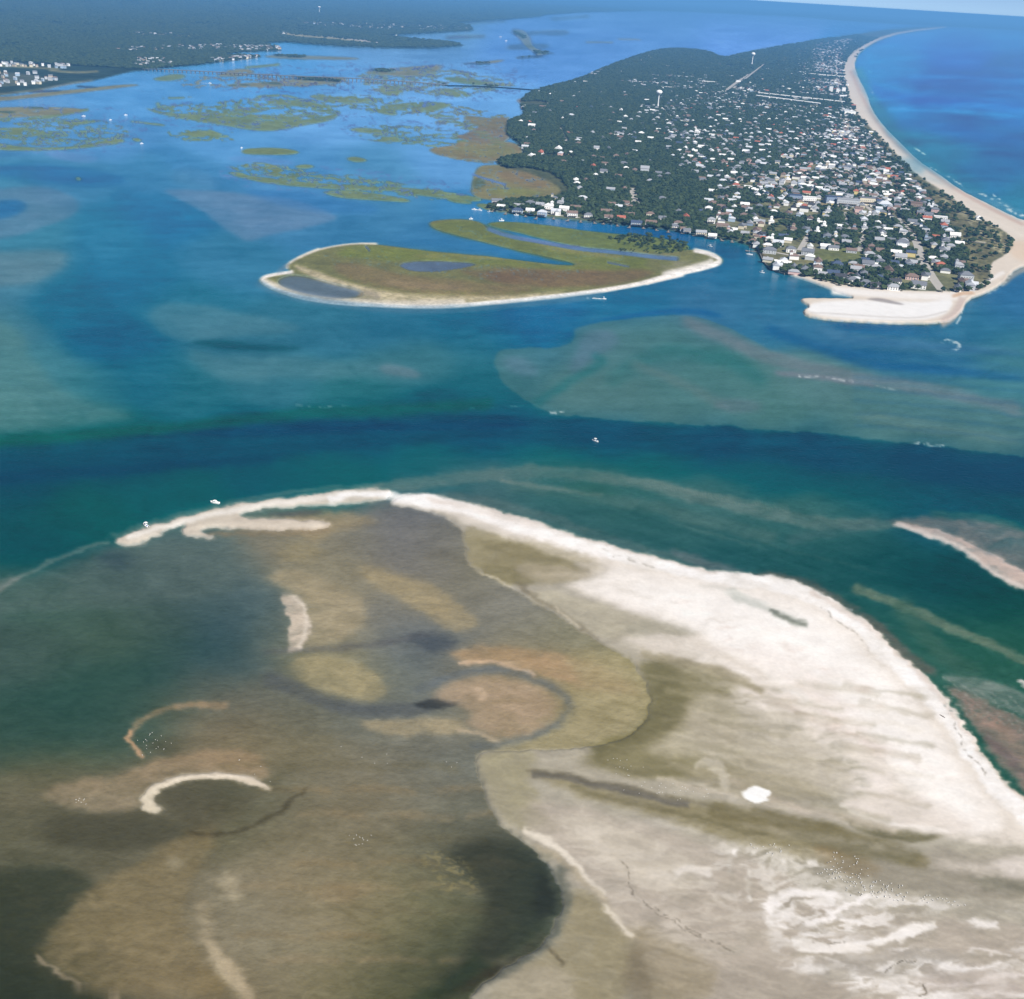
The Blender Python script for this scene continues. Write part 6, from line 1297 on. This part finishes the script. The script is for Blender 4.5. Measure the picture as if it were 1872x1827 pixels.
pier.clear_geometry(); mm = MB(); mm.box(-5.2, -3.4, -.9, .9, -2, 1); mm.box(3.4, 5.2, -.9, .9, -2, 1); mm.box(-6, 6, -1, 1, .8, 1.02)
pier = mm.mesh('pier', [M_CONC])
for k in range(npier):
    s_ = tot * (k + .5) / npier; i = 0
    while s_ > (path[i+1] - path[i]).length: s_ -= (path[i+1] - path[i]).length; i += 1
    f = s_ / (path[i+1] - path[i]).length; p = path[i].lerp(path[i+1], f) - O; d = path[i+1] - path[i]; z = zt[i] + (zt[i+1] - zt[i]) * f - 1.8
    o = link('pier', pier, br, (p.x, p.y, 0), math.atan2(d.y, d.x) + math.pi / 2); o.scale = (1, 1.3, z / 1.02)
# causeway joining the bridge to the island
cw = [(815,157.5),(860,158),(920,161),(985,166)]
W3 = [at(x, y, 0) for x, y in cw]; m = MB()
for i in range(3): seg_box(m, W3[i], W3[i+1], 34, -1, 1.5); 
o = link('causeway', m.mesh('causeway', [M_MARSH])); o['kind'] = 'structure'

# ================================================================== water towers
def tower(px, py, hgt, r, lab):
    p = at(px, py, 1.6); e = thing('water_tower', lab, 'water tower', p, 0, 'white water towers')
    link('stem', MB().lathe([(hgt*.085,0),(hgt*.05,hgt*.12),(hgt*.032,hgt*.3),(hgt*.032,hgt*.66),(hgt*.06,hgt*.76)], 16).mesh('stem', [M_WHITE]), e)
    link('tank', MB().lathe([(hgt*.05,hgt*.755),(r*.7,hgt*.79),(r,hgt*.87),(r*.96,hgt*.92),(r*.7,hgt*.975),(r*.3,hgt),(.4,hgt*1.003)], 20).mesh('tank', [M_WHITE]), e)
    link('ladder', MB().box(hgt*.085,hgt*.085+.5,-.4,.4,0,hgt*.7).mesh('ladder', [M_CONC]), e)
def hscale(px, py): q = at(px, py, 0); return math.sqrt(q.x**2 + q.y**2 + ALT**2) / FOC
tower(1202, 199, 30 * hscale(1202, 199), 5.4 * hscale(1202, 199), 'nearer white mushroom water tower rising from the island woods')
tower(1374, 121, 21 * hscale(1374, 121), 3.6 * hscale(1374, 121), 'white water tower beside the straight pale clearing')
tower(584, 25, 11 * hscale(584, 25), 2.2 * hscale(584, 25), 'tiny white water tower far off on the mainland')

# ================================================================== boats
def hull(L, B, D, m=0):
    mb = MB(); st_ = [(-.5, .82, 0), (-.2, 1, 0), (.15, .95, .03), (.35, .66, .10), (.46, .3, .2), (.5, .04, .28)]; rows_ = []
    for f, w, lift in st_:
        rows_.append([(f*L, -w*B/2, D+lift*D*1.6), (f*L, -w*B*.40, .05+lift*D), (f*L, 0, -.25+lift*D*1.8), (f*L, w*B*.40, .05+lift*D), (f*L, w*B/2, D+lift*D*1.6)])
    V = [p for r in rows_ for p in r]; F = []
    for i in range(len(rows_) - 1):
        for j in range(4): F.append((i*5+j, (i+1)*5+j, (i+1)*5+j+1, i*5+j+1))
    F.append((4,3,2,1,0)); mb.poly(V, F, m)
    return mb, rows_
def boat_parts(kind):
    L, B, D = {'skiff': (6.6, 2.3, .9), 'cruiser': (9.5, 3.2, 1.3), 'pontoon': (7.2, 2.7, .8), 'sail': (10, 3.1, 1.2)}[kind]
    P = []
    hb, rw = hull(L, B, D); P.append(('hull', hb.mesh('hull', [M_WHITE])))
    V = []; F = []
    for r in rw: V += [(r[0][0]*.97, r[0][1]*.86, r[0][2]-.22), (r[4][0]*.97, r[4][1]*.86, r[4][2]-.22)]
    F = [(2*i, 2*i+2, 2*i+3, 2*i+1) for i in range(len(rw)-1)]; P.append(('deck', mesh('deck', V, F, [M_WHITE])))
    if kind in ('skiff', 'pontoon'):
        P.append(('console', MB().box(-.5,.3,-.45,.45,D-.2,D+.75).box(.25,.35,-.4,.4,D+.75,D+1.1).mesh('console', [M_WHITE])))
        P.append(('seat', MB().box(-1.5,-1.0,-.5,.5,D-.2,D+.35).mesh('seat', [M_BLUEC])))
        c = MB()
        for x in (-.9,.6):
            for y in (-.7,.7): c.box(x-.04,x+.04,y-.04,y+.04,D-.1,D+1.9)
        c.box(-1.3,1.0,-.95,.95,D+1.9,D+1.98); P.append(('canopy', c.mesh('canopy', [M_WHITE if kind == 'skiff' else M_BLUEC])))
        P.append(('outboard_motor', MB().box(-L/2-.55,-L/2-.05,-.22,.22,D-.1,D+.55).box(-L/2-.4,-L/2-.2,-.1,.1,-.3,D-.1).mesh('outboard_motor', [M_DARK])))
    elif kind == 'cruiser':
        P.append(('cabin', MB().box(-1.6,2.0,-1.15,1.15,D-.2,D+1.3).mesh('cabin', [M_WHITE]))); P.append(('windscreen', MB().box(2.0,2.08,-1.1,1.1,D+.5,D+1.2).box(-1.4,1.9,-1.18,-1.155,D+.55,D+1.05).box(-1.4,1.9,1.155,1.18,D+.55,D+1.05).mesh('windscreen', [M_GLASS])))
        P.append(('flybridge', MB().box(-1.2,.9,-.9,.9,D+1.31,D+1.8).mesh('flybridge', [M_WHITE])))
    else:
        P.append(('cabin', MB().box(-1.5,1.6,-.8,.8,D-.2,D+.5).mesh('cabin', [M_WHITE]))); P.append(('mast', MB().lathe([(.12,D),(.10,D+7),(.06,D+13)],8,.8,0).mesh('mast', [M_WHITE])))
        P.append(('boom', MB().box(-3.6,.7,-.16,.16,D+1.3,D+1.65).mesh('boom', [M_BLUEC])))
    return P
BP = {}
def boat(px, py, kind, rz, lab, s=1.0, wake=0):
    if kind not in BP: BP[kind] = boat_parts(kind)
    p = at(px, py, 0); e = thing('boat' if kind != 'sail' else 'sailboat', lab, 'boat', (p.x, p.y, -.05), rz, 'boats on the inlet and sound'); e.scale = (s,) * 3
    for nm, me_ in BP[kind]: link(nm, me_, e)
    if wake:
        V = []; F = []; n = 14
        for i in range(n + 1):
            f = i / n; w_ = .5 + f * 2.6 + random.uniform(-.2, .2); x = -3 - f * wake; V += [(x, -w_ - .2, .0), (x, -w_ * .62, .12), (x, w_ * .62, .12), (x, w_ + .2, .0)]
        for i in range(n): F += [(4*i,4*i+4,4*i+5,4*i+1),(4*i+2,4*i+6,4*i+7,4*i+3)] + ([(4*i+1,4*i+5,4*i+6,4*i+2)] if i < 5 else [])
        w = thing('wake', 'short white foam wake trailing the speeding boat', 'wake', (p.x, p.y, .03), rz, None, mesh('wake', V, F, [M_WHITE])); w['kind'] = 'stuff'; w.scale = (s,) * 3
boat(267, 962, 'skiff', 2.4, 'white skiff beached beside the western tip of the sand spit', 1.0)
boat(393, 920, 'cruiser', 2.95, 'white cabin boat anchored just off the middle of the sand spit', .75)
boat(1088, 807, 'skiff', 2.6, 'lone white skiff in the middle of the deep channel', .95)
boat(1104, 547, 'skiff', -.15, 'white motorboat trailing a wake below the marsh island', .9, 13)
boat(1393, 499, 'skiff', 2.8, 'small white boat moored off the grassy point seawall', 1.1)
boat(1370, 466, 'sail', 2.9, 'white sailboat moored at the dock by the point seawall', 1.0)
boat(1298, 451, 'skiff', 2.7, 'white skiff in the channel off the sandy island tip', 1.1)
boat(259, 263, 'cruiser', .4, 'white boat off the end of the long western marsh strip', 0.72)
boat(442, 271, 'cruiser', 1.2, 'white boat at the west end of the oval marsh island', 0.72)
boat(917, 404, 'skiff', .2, 'white boat at the mouth of the marsh island creek', 1.3)
boat(861, 401, 'skiff', .5, 'white boat off the north tip of the marsh island', 1.1)
boat(867, 384, 'cruiser', -.2, 'left one of two white boats off the first bank house', .9)
boat(877, 385, 'cruiser', -.3, 'right one of two white boats off the first bank house', .9)
boat(895, 388, 'skiff', -.3, 'white boat moored beside the grassy bank of the first house', 1.2)
boat(944, 394, 'skiff', 0, 'white boat tied below the grey blue bank house', 1.2)
boat(1252, 402 + 24, 'skiff', .1, 'white boat tied at the eastern run of bank docks', 1.0)
boat(230, 211, 'cruiser', .3, 'white boat in the open sound, north of its neighbour', 0.86)
boat(202, 220, 'cruiser', .9, 'white boat in the open sound, southwest of its neighbour', 0.79)
boat(384, 153, 'cruiser', -.2, 'white boat passing south of the bridge piers', 1.15, 30)
boat(915, 68, 'cruiser', -.2, 'white boat left of the far island chain', 2.16)
boat(925, 75, 'cruiser', .4, 'white boat closer to the far island chain', 1.73)
boat(724, 65.5, 'cruiser', .4, 'white boat near the far airfield headland', 1.87)
boat(153, 213, 'cruiser', .2, 'white boat beside the brown western marsh', 0.94)

# ================================================================== docks, seawall, boardwalk
def dock(px, py, ln, ang, lab, w=2.0, head=1):
    p = at(px, py, 0); e = thing('dock', lab, 'dock', p, ang, 'private docks on the channel')
    m = MB(); n = max(3, int(ln / 1.2))
    m.box(0, ln, -w/2, w/2, 1.0, 1.2)
    if head: m.box(ln + .01, ln + 4, -3, 3, 1.0, 1.21)
    link('planking', m.mesh('planking', [M_WOOD]), e)
    pl = MB().lathe([(.16, -1), (.16, 1.9)], 8).mesh('pile', [M_WOOD])
    for i in range(int(ln / 4) + 1):
        for s_ in (-1, 1): link('pile', pl, e, (min(i * 4 + .3, ln), s_ * (w/2 + .1), 0))
DK = [(902,389),(925,393),(960,397),(982,401),(1012,402),(1040,405),(1062,407),(1086,410),(1104,411),(1128,414),(1152,417),(1176,419),(1198,422),(1222,425),(1246,428),(1270,432),(1292,436),(1316,440),(1338,444)]
onm = ['first','second','third','fourth','fifth','sixth','seventh','eighth','ninth','tenth','eleventh','twelfth','thirteenth','fourteenth','fifteenth','sixteenth','seventeenth','eighteenth','nineteenth']
for i, (x, y) in enumerate(DK): dock(x, y - 3, 11 + (i * 37 % 7), -1.75 + (i * 17 % 5) * .06, 'grey wooden dock on the channel bank, %s from the western end' % onm[i])
dock(1388, 462, 17, 3.0, 'grey wooden dock by the seawall where the sailboat is moored', 2.0)
sw = [at(x, y, 0) for x, y in ((1384,453),(1388,464),(1393,476),(1400,486),(1409,493),(1424,500),(1434,503))]
m = MB()
for i in range(len(sw) - 1): seg_box(m, sw[i] - sw[0], sw[i+1] - sw[0], .8, -1, 2.5)
thing('seawall', 'dark timber seawall curving round the grassy point', 'seawall', sw[0], 0, None, m.mesh('seawall', [M_WOOD]))
a, b_ = at(1757, 440, 2.2), at(1801, 446, 2.2); m = MB(); seg_box(m, a - a, b_ - a, 2.4, .9, 1.1)
e = thing('boardwalk', 'pale timber boardwalk crossing the dune grass to the beach', 'boardwalk', a); link('planking', m.mesh('planking', [M_PAVE]), e)
n = 14; post = MB().box(-.12, .12, -.12, .12, -.3, 2.0).mesh('post', [M_WOOD])
for i in range(n): q = a.lerp(b_, i / (n - 1)) - a; link('post', post, e, (q.x, q.y - 1.3, 0)); link('post', post, e, (q.x, q.y + 1.3, 0))
a, b_ = at(1522, 525, .5), at(1530, 533, .5)
m = MB(); seg_box(m, a - a, b_ - a, 1.2, -.5, .9); thing('groyne', 'short dark timber groyne on the narrow beach below the point houses', 'groyne', a, 0, None, m.mesh('groyne', [M_WOOD]))

# ================================================================== birds
def bird_mesh(seed):
    rn = random.Random(seed); m = MB(); n = 8
    prof = [(-.36, .03, .26), (-.22, .10, .28), (0, .15, .30), (.18, .12, .34), (.27, .06, .44), (.33, .065, .50), (.40, .04, .50), (.50, .012, .48)]
    V = []; F = []
    for x, r, z in prof:
        for k in range(n): V.append((x, r * math.cos(6.283 * k / n), z + r * math.sin(6.283 * k / n)))
    for i in range(len(prof) - 1):
        for k in range(n): F.append((i*n+k, i*n+(k+1)%n, (i+1)*n+(k+1)%n, (i+1)*n+k))
    F += [tuple(reversed(range(n))), tuple((len(prof)-1)*n + k for k in range(n))]
    m.poly(V, F, 0)
    for s_ in (-1, 1):
        m.box(-.01, .01, s_*.05-.008, s_*.05+.008, 0, .18, 1); m.poly([(.1, s_*.15, .36), (-.1, s_*.17, .30), (-.5, s_*.06, .26), (-.05, s_*.10, .42)], [(0,1,2,3)], 1)
    return m.mesh('bird', [M_BIRD, M_DARK])
BM = [bird_mesh(1), bird_mesh(2)]
flocks = [([(1490,1590),(1540,1590),(1600,1605),(1620,1640),(1560,1640),(1500,1610)], 62, 'white seabird in the dense flock on the wet sand beyond the bright ridges'), ([(1565,1600),(1640,1610),(1665,1635),(1650,1650),(1590,1640)], 50, 'white seabird at the eastern side of the dense flock'),
          ([(1370,1540),(1450,1545),(1440,1570),(1380,1560)], 18, 'white seabird standing in the brown pool before the flock'), ([(1500,1555),(1600,1570),(1600,1595),(1510,1590)], 26, 'white seabird in the loose flock at the brown channel edge'), ([(1670,1630),(1780,1650),(1780,1660),(1680,1650)], 20, 'white seabird in the straggling line east of the dense flock'),
          ([(1090,1380),(1150,1390),(1180,1420),(1100,1420)], 14, 'white seabird feeding on the olive flat by the narrow channel'), ([(1200,1425),(1330,1450),(1310,1462),(1200,1450)], 18, 'white seabird on the pale strip above the narrow channel'),
          ([(290,1325),(320,1350),(310,1372),(260,1385),(250,1355),(270,1330)], 24, 'white seabird resting on the shoal north of the crescent sandbar'), ([(135,1460),(160,1460),(158,1472),(140,1470)], 10, 'white seabird on the shoal west of the crescent sandbar'), ([(620,1520),(685,1525),(690,1550),(640,1548)], 12, 'white seabird wading in the brown shallows'),
          ([(600,1360),(900,1390),(860,1420),(640,1400)], 8, 'white seabird wading near the mouth of the flat'), ([(1130,1400),(1290,1410),(1240,1470),(1140,1450)], 12, 'white seabird beside the narrow tidal channel'), ([(420,1380),(480,1400),(500,1440),(470,1420)], 5, 'white seabird east of the crescent sandbar')]
nb = 0
for poly_, n, lab in flocks:
    P = np.array(poly_, float); k = 0
    cl = [(RNH.uniform(P[:,0].min(), P[:,0].max()), RNH.uniform(P[:,1].min(), P[:,1].max())) for _ in range(5)]
    while k < n:
        c_ = RNH.choice(cl); u = RNH.gauss(c_[0], 12) if RNH.random() < .6 else RNH.uniform(P[:,0].min(), P[:,0].max()); v = RNH.gauss(c_[1], 5) if u % 2 < 1.2 else RNH.uniform(P[:,1].min(), P[:,1].max())
        if not inside(P, np.array([u]), np.array([v]))[0]: cl.append((RNH.uniform(P[:,0].min(), P[:,0].max()), RNH.uniform(P[:,1].min(), P[:,1].max()))); continue
        z = max(0, ground_h(u, v)); q = at(u, v, z); o = thing('seabird', lab, 'bird', (q.x, q.y, z), RNH.uniform(0, 6.28), 'seabirds on the sand flats', BM[k % 2]); o.scale = ((.95 if u > 1300 else .72),) * 3; k += 1; nb += 1
# driftwood lying at the ocean edge of the flat
q = at(1718, 1307, .5); lg = MB().lathe([(.26, 0), (.3, .8), (.22, 2.2), (.1, 3.4)], 8); lg.poly([(0,.1,1.2),(0,-.1,1.2),(.1,0,1.5),(.9,.2,2.3)], [(0,1,3),(1,2,3),(2,0,3)])
o = thing('driftwood_log', 'dark driftwood log near the ocean edge of the bright sand', 'driftwood', q, .4, None, lg.mesh('driftwood_log', [M_BARK])); o.rotation_euler = (1.5, 0, .6)
